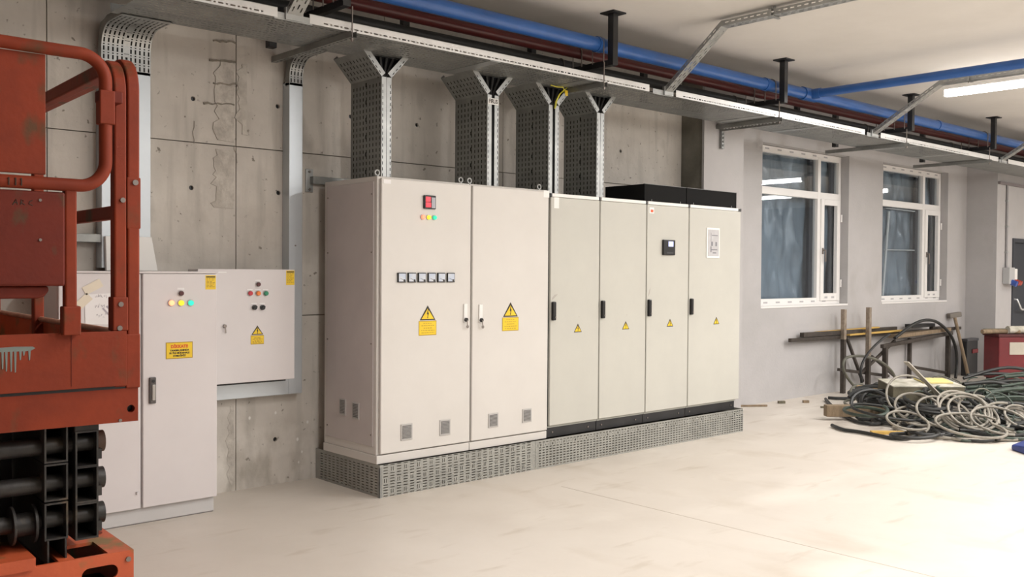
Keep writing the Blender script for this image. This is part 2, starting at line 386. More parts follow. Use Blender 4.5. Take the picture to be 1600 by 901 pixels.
def window(n, x0, x1, xm, sx, lab):
    """x0..x1 opening, xm mullion centre; opening casement on the right"""
    w = sthing('window_%d' % n, ((x0+x1)/2, .30, ZW0), lab)
    ya, yb = .295, .365; z0, z1 = ZW0+.01, ZW1-.005; zt = 2.555; fw = .06
    f = MB()
    f.box(x0+.005, x0+.005+fw, ya, yb, z0, z1); f.box(x1-.005-fw, x1-.005, ya, yb, z0, z1)
    f.box(x0+.005+fw, x1-.005-fw, ya, yb, z0, z0+fw+.025); f.box(x0+.005+fw, x1-.005-fw, ya, yb, z1-fw-.02, z1)
    for xq in (xm-.035, x1-.005-fw): MB().box(xq-.075, xq+.03, yb+.001, yb+.04, z0+.06, z1-.06).build('pane_shade_strip', doorm, w)  # dark strips put in for the shadow gap beside the panes
    f.build('frame', pvc, w, bevel=.004)
    MB().box(xm-.035, xm+.035, ya-.004, yb-.002, z0+.05, z1-.05).build('mullion', pvc, w, bevel=.004)
    MB().box(x0+fw, xm-.035, ya-.003, yb, zt-.045, zt+.045).build('transom', pvc, w, bevel=.004)
    MB().box(xm+.035, x1-fw, ya-.003, yb, zt-.045, zt+.045).build('transom', pvc, w, bevel=.004)
    # opening casement
    a, b, c, d = xm+.03, x1-fw+.01, z0+.045, zt-.04; s = .075
    q = MB().box(a,a+s,ya-.022,ya+.03,c,d).box(b-s,b,ya-.022,ya+.03,c,d).box(a+s,b-s,ya-.022,ya+.03,c,c+s+.02).box(a+s,b-s,ya-.022,ya+.03,d-s,d)
    sash = q.build('sash', pvc, w, bevel=.004)
    h = MB().box(a+.02,a+.05,ya-.034,ya-.02,1.80,1.88).cyl((a+.035,ya-.07,1.85),(a+.035,ya-.03,1.85),.011,10).bar((a+.035,ya-.066,1.86),(a+.035,ya-.066,1.70),.022,.014)
    h.build('handle', boltm, sash, bevel=.003)
    for zz in (1.42, 2.28): MB().cyl((b+.012,ya-.03,zz-.05),(b+.012,ya-.03,zz+.05),.011,10).build('hinge', pvc, w, smooth=True)
    # panes
    gy = ya+.035
    for (p0,p1,q0,q1) in [(x0+fw,xm-.03,z0+fw+.02,zt-.04),(x0+fw,xm-.03,zt+.04,z1-fw-.015),(xm+.03,x1-fw,zt+.04,z1-fw-.015),(a+s-.01,b-s+.01,c+s,d-s+.01)]:
        MB().box(p0,p1,gy,gy+.006,q0,q1).build('pane', gl, w)
    # printed protective film on the profiles
    for k in range(7):
        xx = x0+.22+k*.27
        if xx < x1-.2: MB().box(xx,xx+.09,ya-.0008,ya,z0+.03,z0+.05).build('profile_print', pvcprint, w); MB().box(xx,xx+.09,ya-.0008,ya,z1-.045,z1-.025).build('profile_print', pvcprint, w)
    for k in range(2): MB().box(a+.10+k*.17,a+.17+k*.17,ya-.0228,ya-.022,c+.03,c+.055).build('profile_print', pvcprint, w)
    pbox('sill_strip', w, pvc, x0-.01 if n == 1 else x0, x1, YW-.008, ya, ZW0-.012, ZW0+.012, .003)
    # reveal lining
    # wrinkled plastic sheet hung outside the panes
    t = thing('plastic_sheet', ((x0+x1)/2, .45, ZW0), 'wrinkled translucent plastic sheet hung behind the panes of the window '+sx, 'plastic sheet')
    r = random.Random(n); ph = [r.uniform(0,6.28) for _ in range(9)]; nx, nz = 46, 40; mb = MB(); vs_ = []; fs_ = []
    for j in range(nz+1):
        for i in range(nx+1):
            u = i/nx; v = j/nz; x = x0+.006+(x1-x0-.012)*u; z = ZW0+.006+(ZW1-ZW0-.012)*v
            y = .445+.022*math.sin(9*u+3*v+ph[0])+.014*math.sin(21*u-6*v*v+ph[1])+.010*math.sin(33*u+14*v+ph[2])+.012*math.sin(5*u+17*v+ph[3])+.007*math.sin(47*u-11*v+ph[4])
            vs_.append((x,y,z))
    for j in range(nz):
        for i in range(nx): k = j*(nx+1)+i; fs_.append((k,k+1,k+nx+2,k+nx+1))
    mb.add(vs_, fs_); mb.build('film', filmm, t, smooth=True)
    return w
window(1, O1[0], O1[1], 7.575, 'next to the pillar', 'white framed window next to the pillar, casement at its right')
window(2, O2[0], O2[1], 10.545, 'above the steel trestle', 'white framed window above the steel trestle with a pale batten behind it')
tb = thing('batten_frame', (9.6,.42,ZW0), 'pale batten frame standing behind the panes of the window above the trestle', 'batten')
tb_m = mat('pale_batten', (.55,.56,.56), rough=.7)
a = PY(1389,330,.385); b = PY(1379,462,.385); MB().bar(a,b,.045,.015,up=(0,1,0)).build('upright', tb_m, tb)
a = PY(1383,325,.385); b = PY(1436,331,.385); MB().bar(a,b,.03,.015).build('crosspiece', tb_m, tb)
a = PY(1383,390,.385); b = PY(1436,391,.385); MB().bar(a,b,.03,.015).build('crosspiece', tb_m, tb)
# door
d = sthing('door_1', (12.92, YP, 0), 'charcoal steel door with a silver push handle')
f = MB().box(12.40,12.46,YP-.02,YP+.12,0,2.125).box(13.39,13.45,YP-.02,YP+.12,0,2.125).box(12.46,13.39,YP-.02,YP+.12,2.06,2.125); f.build('door_frame', doorm, d, bevel=.004)
pbox('door_leaf', d, doorm, 12.46, 13.39, YP+.03, YP+.08, .01, 2.06, .003)
MB().sweep([(12.53,YP+.03,1.16),(12.53,YP-.04,1.15),(12.56,YP-.06,1.08),(12.60,YP-.07,1.01),(12.66,YP-.07,.99),(13.2,YP-.07,.99),(13.25,YP+.03,.99)],.016,10).build('push_handle', mat('handle_silver',(.75,.76,.76),rough=.25,metal=.5), d, smooth=True)
# conduit and socket box on the wall beside the door
c = thing('conduit', (12.15,YP,1.65), 'grey vertical conduit running down to the socket box beside the door', 'conduit')
MB().cyl((12.13,YP-.018,1.66),(12.13,YP-.018,2.98),.018,10).build('pipe_run', mat('conduit_grey',(.30,.29,.29),rough=.5), c, smooth=True)
for z in (1.9,2.3,2.7): pbox('clip', c, galv, 12.10,12.16,YP-.04,YP,z-.012,z+.012)
c2 = tag(MB().bar((11.80,YP-.02,2.965),(16.5,YP-.02,2.965),.04,.04).build('wall_trunking', mat('trunking_brown',(.20,.17,.17),rough=.5), None), 'thin brown trunking running level along the wall over the door', 'trunking')
s = thing('socket_box', (12.2,YP,1.38), 'grey socket outlet box with blue and red sockets beside the door', 'socket box')
pbox('housing', s, mat('socket_grey',(.46,.46,.46),rough=.5), 12.03,12.24,YP-.11,YP,1.40,1.66,.01)
pbox('side_cover', s, whitep, 12.25,12.40,YP-.09,YP,1.40,1.64,.01)
MB().cyl((12.13,YP-.10,1.43),(12.13,YP-.18,1.40),.045,14).build('blue_socket', mat('socket_blue',(.04,.09,.36),rough=.4), s, smooth=True)
for k in (0,1): MB().cyl((12.29+.08*k,YP-.08,1.44),(12.29+.08*k,YP-.16,1.41),.038,14).build('red_socket', mat('socket_red',(.40,.05,.03),rough=.4), s, smooth=True)
# ------------------------------------------------------------------ cable tray network
ZT = 3.085; YTF, YTB = -1.0, -.40
def slots(u0, u1, v0, v1, pu, pv, lu, lv, stag=0, dots=True):
    h = []; j = 0; v = v0
    while v+lv <= v1+1e-9:
        u = u0+(stag if j%2 else 0)
        while u+lu <= u1+1e-9:
            h.append((u, u+lu, v, v+lv))
            if dots and u+lu+(pu-lu)*.62 < u1: h.append((u+lu+(pu-lu)*.34, u+lu+(pu-lu)*.66, v, v+lv))
            u += pu
        v += pv; j += 1
    return h
ct = thing('cable_tray', (4.5, (YTF+YTB)/2, ZT), 'long wide perforated cable tray running along the wall under the pipes', 'cable tray')
XT0, XT1 = -1.64, 16.5
hs = slots(XT0+.05, 9.0, .05, .57, .075, .05, .032, .009, .02)
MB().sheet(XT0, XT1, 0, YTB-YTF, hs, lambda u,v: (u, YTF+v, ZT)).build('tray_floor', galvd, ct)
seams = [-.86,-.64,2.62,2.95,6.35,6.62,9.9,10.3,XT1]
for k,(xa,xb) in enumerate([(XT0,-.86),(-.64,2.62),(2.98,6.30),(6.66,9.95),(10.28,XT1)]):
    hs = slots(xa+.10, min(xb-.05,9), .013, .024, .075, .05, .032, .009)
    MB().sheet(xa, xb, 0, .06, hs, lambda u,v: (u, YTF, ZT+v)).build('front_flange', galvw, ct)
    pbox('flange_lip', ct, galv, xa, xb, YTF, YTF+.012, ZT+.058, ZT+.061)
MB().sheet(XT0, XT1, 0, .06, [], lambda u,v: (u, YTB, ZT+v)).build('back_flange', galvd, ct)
for x in (-.75,2.80,6.48,10.12): pbox('splice_plate', ct, galv, x-.13,x+.13,YTF+.002,YTF+.006,ZT-.008,ZT+.035)
for x in (.9,1.9,4.4,5.4,7.6,8.7): pbox('joint_strip', ct, galv, x-.05,x+.05,YTF+.01,YTB-.01,ZT-.004,ZT-.0005)
# cable bundle inside the tray is not visible from below; rods and cross struts carry the tray
for i,x in enumerate((-.35, 2.02, 4.55, 7.22, 9.58)):
    t = thing('tray_support', (x, -.5, ZT), ['galvanised cross strut under the tray above the narrow wall duct','galvanised cross strut under the tray beside the last riser','galvanised cross strut under the tray before the pillar','galvanised cross strut under the tray between the two windows','galvanised cross strut under the tray at the far window'][i], 'tray support')
    st = slots(0.03, 1.02, .014, .028, .05, .05, .028, .012, dots=False)
    m_ = MB().sheet(0,1.05,0,.041,st,lambda u,v:(x-.0205+v,-1.05+u,ZT-.045)).sheet(0,1.05,0,.041,[],lambda u,v:(x-.0205,-1.05+u,ZT-.045+v)).sheet(0,1.05,0,.041,[],lambda u,v:(x+.0205,-1.05+u,ZT-.045+v))
    m_.build('strut_channel', galvd, t)
    pcyl('threaded_rod', t, boltm, (x-.0,-1.03,ZT-.07),(x-.0,-1.03,3.24),.005,8)
    pcyl('nut', t, boltm, (x,-1.03,ZT-.062),(x,-1.03,ZT-.046),.011,6)
# wall bracket at the pillar
t = thing('strut_bracket', (4.62,-.35,2.78), 'L shaped slotted strut bracket hanging on the plastered pillar face', 'bracket')
a = PY(1129,232,-.32); b = PY(1129,198,-.32)
MB().sheet(0,b.z-a.z,0,.05,slots(.02,b.z-a.z-.02,.018,.034,.04,.05,.022,.014,dots=False),lambda u,v:(a.x-.025+v,-.325,a.z+u)).box(a.x-.025,a.x-.021,-.325,-.296,a.z,b.z).box(a.x+.021,a.x+.025,-.325,-.296,a.z,b.z).build('upright_channel', galvd, t)
MB().sheet(0,.70,0,.05,slots(.02,.68,.018,.034,.04,.05,.022,.014,dots=False),lambda u,v:(a.x-.025,-.325-u,b.z-.05+v)).box(a.x-.025,a.x+.02,-1.02,-.325,b.z-.002,b.z).build('arm_channel', galvd, t)
# ducts on the concrete wall that climb into the tray
def duct(x0, x1, zb, zc, label, foot=False):
    t = thing('wall_duct', ((x0+x1)/2, -.05, zb), label, 'cable duct')
    pbox('smooth_cover', t, galvc, x0, x1, -.10, -.001, zb, zc, .003)
    W_ = x1-x0
    # perforated bend from the wall up into the tray
    path = [(-.10,zc-.02),(-.10,2.93)]+[(-.23+.13*math.cos(q), 2.945+.13*math.sin(q)) for q in [math.radians(k) for k in range(0,91,10)]]+[(-.30,3.077),(-.45,3.077)]
    cum = [0]
    for p, q in zip(path, path[1:]): cum.append(cum[-1]+math.hypot(q[0]-p[0], q[1]-p[1]))
    def fn(u, v):
        for k in range(len(cum)-1):
            if u <= cum[k+1] or k == len(cum)-2:
                s_ = (u-cum[k])/(cum[k+1]-cum[k]); return (x0+v, path[k][0]+(path[k+1][0]-path[k][0])*s_, path[k][1]+(path[k+1][1]-path[k][1])*s_)
    hs = []
    n = max(3, round(W_/.027))
    for k in range(n):
        v = W_*(k+.5)/n-.0035
        if n > 6 and k == n//2:
            u = .06
            while u < cum[-1]-.05: hs += [(u,u+.003,v-.012,v+.02),(u+.022,u+.038,v-.003,v+.011),(u+.057,u+.060,v-.012,v+.02)]; u += .14
        else:
            u = .02+.012*(k%2)*0
            while u < cum[-1]-.04: hs += [(u,u+.028,v-.001,v+.009),(u+.036,u+.043,v-.001,v+.009)]; u += .052
    MB().sheet(0, cum[-1], 0, W_, hs, fn, umax=.02).build('perforated_bend', galv, t)
    def fin(u, v):
        p = fn(u, v); return (p[0], p[1]+(.03 if p[2] < 2.96 else .015), p[2]+(.025 if p[2] > 2.96 else 0))
    MB().sheet(0, cum[-1]-.02, .004, W_-.004, [], fin, umax=.02).build('cable_shade_fill', cabk, t)  # dark sheet behind the slots stands for the shade inside the duct
    for v in (0, W_):
        side = MB()
        for k in range(len(path)-1):
            p, q = path[k], path[k+1]
            def inn(pt): return (max(pt[0],-.35) if pt[1] > 3.05 else pt[0]+.06, min(pt[1]+.05, 3.12) if pt[1] > 2.97 else pt[1])
            a_, b_ = inn(p), inn(q)
            side.add([(x0+v,p[0],p[1]),(x0+v,q[0],q[1]),(x0+v,b_[0],b_[1]),(x0+v,a_[0],a_[1])],[(0,1,2,3)])
        side.build('bend_flange', galvd, t, weld=True)
    return t
t = duct(-1.59, -1.28, 1.56, 2.82, 'wide pale metal duct with a perforated bend rising from the floor cabinet')
MB().prism([(-1.57,1.543),(-1.245,1.543),(-1.285,1.76),(-1.575,1.76)], -.13, -.10).build('foot_cover', whitep, t, bevel=.003)
t = duct(-.281, -.173, .66, 2.90, 'narrow grey metal duct framing the wall cabinet and bending into the tray')
pbox('bottom_run', t, galvc, -1.01, -.281, -.10, -.001, .66, .785, .003)
pcyl('cover_screw', t, boltm, (-.23,-.104,1.73),(-.23,-.10,1.73),.006,8)
# short channel on the wall left of the wide duct, bracket with strut behind the tall cabinets
a = PY(100,374,-.06); b = PY(157,366,-.06)
t = tag(MB().box(a.x-.3,b.x+.04,-.09,-.0045,1.72,1.772).build('wall_channel', galvd, None, bevel=.003), 'short level steel channel on the concrete left of the wide duct', 'channel')
t = thing('wall_bracket', (-.04,-.03,2.2), 'galvanised bracket plate with strut fixed above the tall cabinet flank', 'bracket')
pbox('plate', t, galv, -.095,-.035,-.012,-.0045,2.13,2.30,.002)
pbox('strut', t, galvd, -.06,.45,-.058,-.012,2.19,2.245,.002)
for z in (2.15,2.28): pcyl('bolt', t, boltm, (-.065,-.022,z),(-.065,-.012,z),.009,6)
# risers: two channels face to face, opening like a Y into the tray
def riser(px, w, gap, label, sticker=False, wire=False):
    yb = -.22; xa = px; yf = yb-.40; zb = 2.201; zk = 2.925; fl = .15
    t = thing('cable_riser', (xa+w/2, (yb+yf)/2, zb), label, 'cable riser', 'perforated cable risers between cabinets and tray')
    H = zk-zb; hw = (w-gap)/2
    hs = slots(.03, H-.02, .02, .385, .042, .042, .024, .009, 0, dots=False)
    hs = [h for h in hs if not .19 < h[2] < .215]+[(u,u+.03,.192,.206) for u in [ .05+.125*k for k in range(6)]]
    dx = fl; dz = ZT-zk
    Ls = math.hypot(dx, dz)
    for side in (-1, 1):
        x_out = xa if side < 0 else xa+w
        c = MB().sheet(0,H,0,.40,hs,lambda u,v:(x_out,yf+v,zb+u))
        ch = c.build('channel', galvd, t)
        fh = [(u,u+.022,.006,.012) for u in [.02+.042*k for k in range(int((H-.03)/.042))]]
        MB().sheet(0,H,0,hw,fh,lambda u,v:(x_out-side*v,yf,zb+u)).build('front_flange', galv, ch)
        MB().sheet(0,H,0,hw,[],lambda u,v:(x_out-side*v,yb,zb+u)).build('back_flange', galvd, ch)
        hs2 = slots(.02, Ls-.01, .02, .385, .042, .042, .024, .009, 0, dots=False)
        e = MB().sheet(0,Ls,0,.40,hs2,lambda u,v:(x_out+side*dx*u/Ls,yf+v,zk+dz*u/Ls)).build('flared_channel', galvd, t)
        fn_ = (-side*dz/Ls, dx/Ls)        # inward normal of the flare
        fh2 = [(u,u+.022,.007,.013) for u in [.025+.042*k for k in range(int((Ls-.04)/.042))]]
        MB().sheet(0,Ls,0,.042,fh2,lambda u,v:(x_out+side*dx*u/Ls+fn_[0]*v,yf,zk+dz*u/Ls+fn_[1]*v)).build('flare_flange', galv, e)
        MB().sheet(0,Ls,0,.042,[],lambda u,v:(x_out+side*dx*u/Ls+fn_[0]*v,yb,zk+dz*u/Ls+fn_[1]*v)).build('flare_back_flange', galvd, e)
    MB().prism([(xa+.006,zb),(xa+w-.006,zb),(xa+w-.006,zk),(xa+w+fl-.03,ZT-.006),(xa-fl+.03,ZT-.006),(xa+.006,zk)],yf+.06,yb-.006).build('cable_shade_fill', mat('bundle_black',(.010,.010,.011),rough=.8,spec=.2), t)  # black block for the packed cables and the dark between them
    for k in range(6):
        q_ = (k-2.5)/2.5; xx = xa+w/2+q_*(w/2-.02)
        MB().sweep([(xx,yf+.045,zb),(xx,yf+.045,zk-.03),(xx+q_*.02,yf+.045,zk+.02),(xx+q_*fl*.8,yf+.045,ZT-.015)],.011,8).build('power_cable', cabk, t, smooth=True)
    if sticker:
        st = pbox('brand_sticker', t, whitep, xa+.004,xa+w-.004,yf-.002,yf-.0005,zk-.075,zk-.025)
        text('FIRUS', .045, xa+w/2, yf-.002, zk-.05, ink, st, bold=.001, xscale=.8)
    if wire:
        pts = [(xa+.055,yf-.012,zk-.03),(xa+.06,yf-.02,zk+.03),(xa+.09,yf-.03,zk+.09),(xa+.14,yf-.035,zk+.13),(xa+.18,yf-.02,ZT-.006)]
        for o in (0,.012): MB().sweep([(x+o,y,z+o*.8) for x,y,z in pts],.005,6).build('earth_wire', caby, t, smooth=True)
        MB().sweep([(xa+.16,yf-.03,zk+.11),(xa+.12,yf-.04,zk+.152),(xa+.06,yf-.03,ZT-.012),(xa+.0,yf-.02,ZT-.005)],.005,6).build('earth_wire', caby, t, smooth=True)
        pbox('paper_tag', t, yellow, xa+.145,xa+.175,yf-.045,yf-.043,zk+.085,zk+.13)
for px_, w_, g_, lab, st_, wi_ in [(548,.083,.004,'perforated cable riser above the cabinet with six meters',0,0),(711,.115,.03,'perforated cable riser with a white brand sticker at its fork',1,0),(806,.118,.03,'perforated cable riser with yellow green wires in its fork',0,1),(881,.092,.004,'perforated cable riser standing next to the black roof hoods',0,0)]:
    riser(PY(px_,230,-.22).x, w_, g_, lab, st_, wi_)
# lighting trays that climb off the main tray and run out over the hall
for i,x in enumerate((-.75, 2.87, 6.50, 10.1)):
    t = thing('lighting_tray', (x,-1.0,ZT), ['narrow slotted tray climbing off the main tray above the narrow wall duct','narrow slotted tray climbing to the ceiling beside the first blue pipe run','narrow slotted tray climbing to the lit tube lamp','narrow slotted tray climbing off the main tray near the far column'][i], 'cable tray')
    w_ = .10; yk, zk = (-1.58, 3.565) if i < 2 else (-1.75, 3.555)
    segs = [((-1.0,ZT+.02),(yk,zk)),((yk,zk),(-12.5,zk))]
    for (ya,za),(yb,zb) in segs:
        Ls = math.hypot(yb-ya,zb-za); dy,dz = (yb-ya)/Ls,(zb-za)/Ls
        hs = slots(.04,min(Ls-.03,3.4),.016,.09,.07,.028,.036,.009,.02,dots=False)
        o = MB().sheet(0,Ls,0,w_,hs,lambda u,v:(x-w_/2+v,ya+dy*u,za+dz*u)).build('tray_section', galv, t)
        hs = slots(.04,min(Ls-.03,3.4),.02,.03,.06,.05,.034,.008,dots=False)
        for sx in (-1,1): MB().sheet(0,Ls,0,.045,hs,lambda u,v:(x+sx*w_/2,ya+dy*u+dz*v*.0-(-dz)*0,za+dz*u+v)).build('side_flange', galv, o)
    yy = -2.05
    while yy > -12:
        h = MB().box(x-.065,x+.065,yy-.012,yy+.012,zk-.012,zk-.004).box(x-.07,x-.062,yy-.012,yy+.012,zk-.012,zk+.05).box(x-.07,x+.07,yy-.012,yy+.012,zk+.046,zk+.052).cyl((x,yy,zk+.05),(x,yy,ZC),.012,8)
        h.build('hanger', galv, t); yy -= 1.5
    pbox('gusset', t, galv, x-.06,x+.06,-1.012,-.985,ZT-.004,ZT+.07,.002)
# ------------------------------------------------------------------ pipes and hangers
YH = -1.05
hx = [-.42, 2.10, 4.59, 7.28, 9.65, 12.2]
hl = ['black steel pipe hanger above the narrow wall duct','black steel pipe hanger beside the riser nearest the pillar','black steel pipe hanger where the blue branch pipe turns off','black steel pipe hanger behind the tray climbing to the lit lamp','black steel pipe hanger just before the last climbing tray','black steel pipe hanger past the far column']
for x, lb in zip(hx, hl):
    t = thing('pipe_hanger', (x,YH,ZC), lb, 'pipe hanger', 'black pipe hangers along the wall')
    pbox('ceiling_plate', t, blackm, x-.075,x+.075,YH-.075,YH+.075,ZC-.012,ZC,.002)
    pbox('post', t, blackm, x-.03,x+.03,YH-.03,YH+.03,3.22,ZC-.012,.004)
    pbox('arm', t, blackm, x-.025,x+.025,YH+.03,-.12,3.22,3.268,.004)
    pbox('rear_post', t, blackm, x-.03,x+.03,-.12,-.06,3.12,ZC,.004)
    pbox('reflective_sticker', t, galv, x+.0302,x+.0312,YH-.02,YH+.0,3.24,3.33)
    for yy, r_, zc in ((-.935,.062,3.40),(PZ(760,51,3.37).y,.05,3.37),(-.50,.045,3.31)):
        pts = [(x-.05, yy+r_*math.cos(a), zc+r_*math.sin(a)) for a in [math.pi*k/10 for k in range(11)]]
        pts = [(x-.05,yy+r_,3.25)]+pts+[(x-.05,yy-r_,3.25)]
        MB().sweep(pts,.005,6).build('u_bolt', boltm, t, smooth=True)
def pipe(name, pts, r, m_, label, parent=None):
    return tag(MB().sweep(pts, r, 20).build(name, m_, None, smooth=True), label, 'pipe')
YBL, ZBL = -.935, 3.40
bp_ = thing('main_pipe', (4,YBL,ZBL), 'thick blue water pipe running under the ceiling along the wall', 'pipe')
MB().cyl((XL,YBL,ZBL),(XR,YBL,ZBL),.057,24).build('pipe_run', bluep, bp_, smooth=True)
for x in (-1.9,2.02,4.42,8.2): MB().cyl((x,YBL,ZBL),(x+.06,YBL,ZBL),.064,24).build('coupling', bluep, bp_, smooth=True)
xb = 5.24
MB().cyl((xb-.13,YBL,ZBL),(xb+.13,YBL,ZBL),.067,24).build('tee', bluep, bp_, smooth=True)
br = thing('branch_pipe', (xb,-2,ZBL), 'thinner blue pipe branching off across the ceiling toward the hall', 'pipe')
MB().cyl((xb,YBL-.06,ZBL),(xb,-12.8,ZBL),.043,20).build('pipe_run', bluep, br, smooth=True)
MB().cyl((xb,YBL-.05,ZBL),(xb,YBL-.14,ZBL),.052,20).build('socket', bluep, br, smooth=True)
rp_ = PZ(760,51,3.37)
pipe('red_pipe', [(XL,rp_.y,3.37),(XR,rp_.y,3.37)], .046, redp, 'dark red pipe running below and behind the blue pipe')
pipe('dark_pipe', [(XL,-.50,3.31),(XR,-.50,3.31)], .042, darkp, 'dark pipe running between the red pipe and the wall')
pipe('dark_conduit', [(XL,-.28,3.285),(XR,-.28,3.285)], .016, darkp, 'thin dark conduit running closest to the wall under the pipes')
for x in (.6,3.4,6.1,8.5): 
    t = thing('pipe_drop_bracket', (x,-.3,ZC), ['black drop bracket between the first two pipe hangers','black drop bracket above the black roof hoods','black drop bracket above the window next to the pillar','black drop bracket above the wall between the two windows'][(.6,3.4,6.1,8.5).index(x)], 'bracket')
    pbox('post', t, blackm, x-.03,x+.03,-.30,-.25,3.16,ZC,.003); pbox('foot', t, blackm, x-.05,x+.05,-.36,-.2,3.14,3.17,.003)
# ------------------------------------------------------------------ electrical cabinets
YD = -.828
def triangle_sign(parent, cx, zt, zm, zb, hw, y, name='warning_sign', lw=None):
    """yellow triangle over a yellow text plate"""
    lw = lw or hw*1.12
    s = MB().prism([(cx-hw,zm+.004),(cx+hw,zm+.004),(cx,zt)], y-.0015, y+.001).build(name, ink, parent)
    h = zt-zm; k = .11
    MB().prism([(cx-hw*(1-k*1.9),zm+.004+h*k*.75),(cx+hw*(1-k*1.9),zm+.004+h*k*.75),(cx,zt-h*k*1.9)], y-.0024, y-.0014).build('yellow_field', yellow, s)
    q = h*.62; z0 = zm+h*.14
    bolt = [(.02,1.0),(.115,1.0),(.03,.62),(.16,.62),(.02,.16),(.07,.16),(-.045,0),(-.09,.19),(-.035,.175),(-.015,.46),(-.15,.46)]
    MB().prism([(cx+a*q*.9,z0+b*q) for a,b in bolt], y-.0034, y-.0023).build('lightning_bolt', ink, s)
    if zb is not None:
        p = MB().box(cx-lw,cx+lw,y-.0015,y+.001,zb,zm).build('text_plate', inkb, parent)
        MB().box(cx-lw*.94,cx+lw*.94,y-.0024,y-.0014,zb+.005,zm-.005).build('yellow_field', yellow, p)
        n = 5
        for i in range(n):
            zz = zm-.012-(zm-zb-.02)*i/n-.006; ww = lw*(.5,.72,.45,.75,.72)[i]
            x = cx-ww
            while x < cx+ww-.004:
                l = random.uniform(.010,.022); MB().box(x,min(x+l,cx+ww),y-.003,y-.0023,zz-.0022,zz+.0022).build('print_line', inkb, p); x += l+.006
    return s
def pilot(parent, x, z, y, c, r=.0145, lit=0, name='indicator_lamp'):
    nm = 'lens_%02d%02d%02d_%d' % (int(c[0]*50), int(c[1]*50), int(c[2]*50), int(lit*10))
    b = MB().cyl((x,y+.002,z),(x,y-.006,z),r*1.22,16).build(name, mat('bezel_grey',(.45,.42,.40),rough=.35,metal=.3), parent, smooth=True)
    m_ = emis(nm, c, lit) if lit else mat(nm, c, rough=.25)
    MB().cyl((x,y-.006,z),(x,y-.018,z),r,16,r*.86).build('lens', m_, b, smooth=True)
    return b
def vent(parent, x0, x1, z0, z1, y, flank=False):
    """louvred vent plate on the front (or, flank, on the left side where x is y and y is x)"""
    P = (lambda a0,a1,b0,b1,c0,c1: MB().box(a0,a1,b0,b1,c0,c1)) if not flank else (lambda a0,a1,b0,b1,c0,c1: MB().box(b0,b1,a0,a1,c0,c1))
    v = P(x0,x1,y-.006,y+.001,z0,z1).build('vent', greyv, parent, bevel=.002)
    n = 9; h = (z1-z0-.024)/n
    P(x0+.011,x1-.011,y-.0068,y-.0055,z0+.011,z1-.011).build('grille_backing', mat('vent_dark',(.12,.115,.11),rough=.7), v)
    for i in range(n):
        zz = z0+.012+i*h
        P(x0+.012,x1-.012,y-.010,y-.0062,zz+.001,zz+h*.62).build('slat', greyvs, v)
def eye(parent, x, y, z, m_=None):
    pts = [(x+.018*math.cos(a), y, z+.026+.018*math.sin(a)) for a in [2*math.pi*k/14 for k in range(14)]]
    MB().sweep(pts,.006,8,closed=True).cyl((x,y,z-.002),(x,y,z+.010),.011,10).build('lifting_eye', m_ or galv, parent, smooth=True)
def keyhandle(parent, x, z, y):
    h = pbox('handle', parent, whitep, x-.017,x+.017,y-.010,y,z-.02,z+.118,.004)
    MB().cyl((x,y-.008,z),(x,y-.022,z),.015,14).build('lock', blackp, h, smooth=True)
    MB().bar((x,y-.026,z),(x+.004,y-.026,z-.05),.007,.003).cyl((x+.005,y-.027,z-.05),(x+.005,y-.024,z-.05),.012,10).build('key', boltm, h)
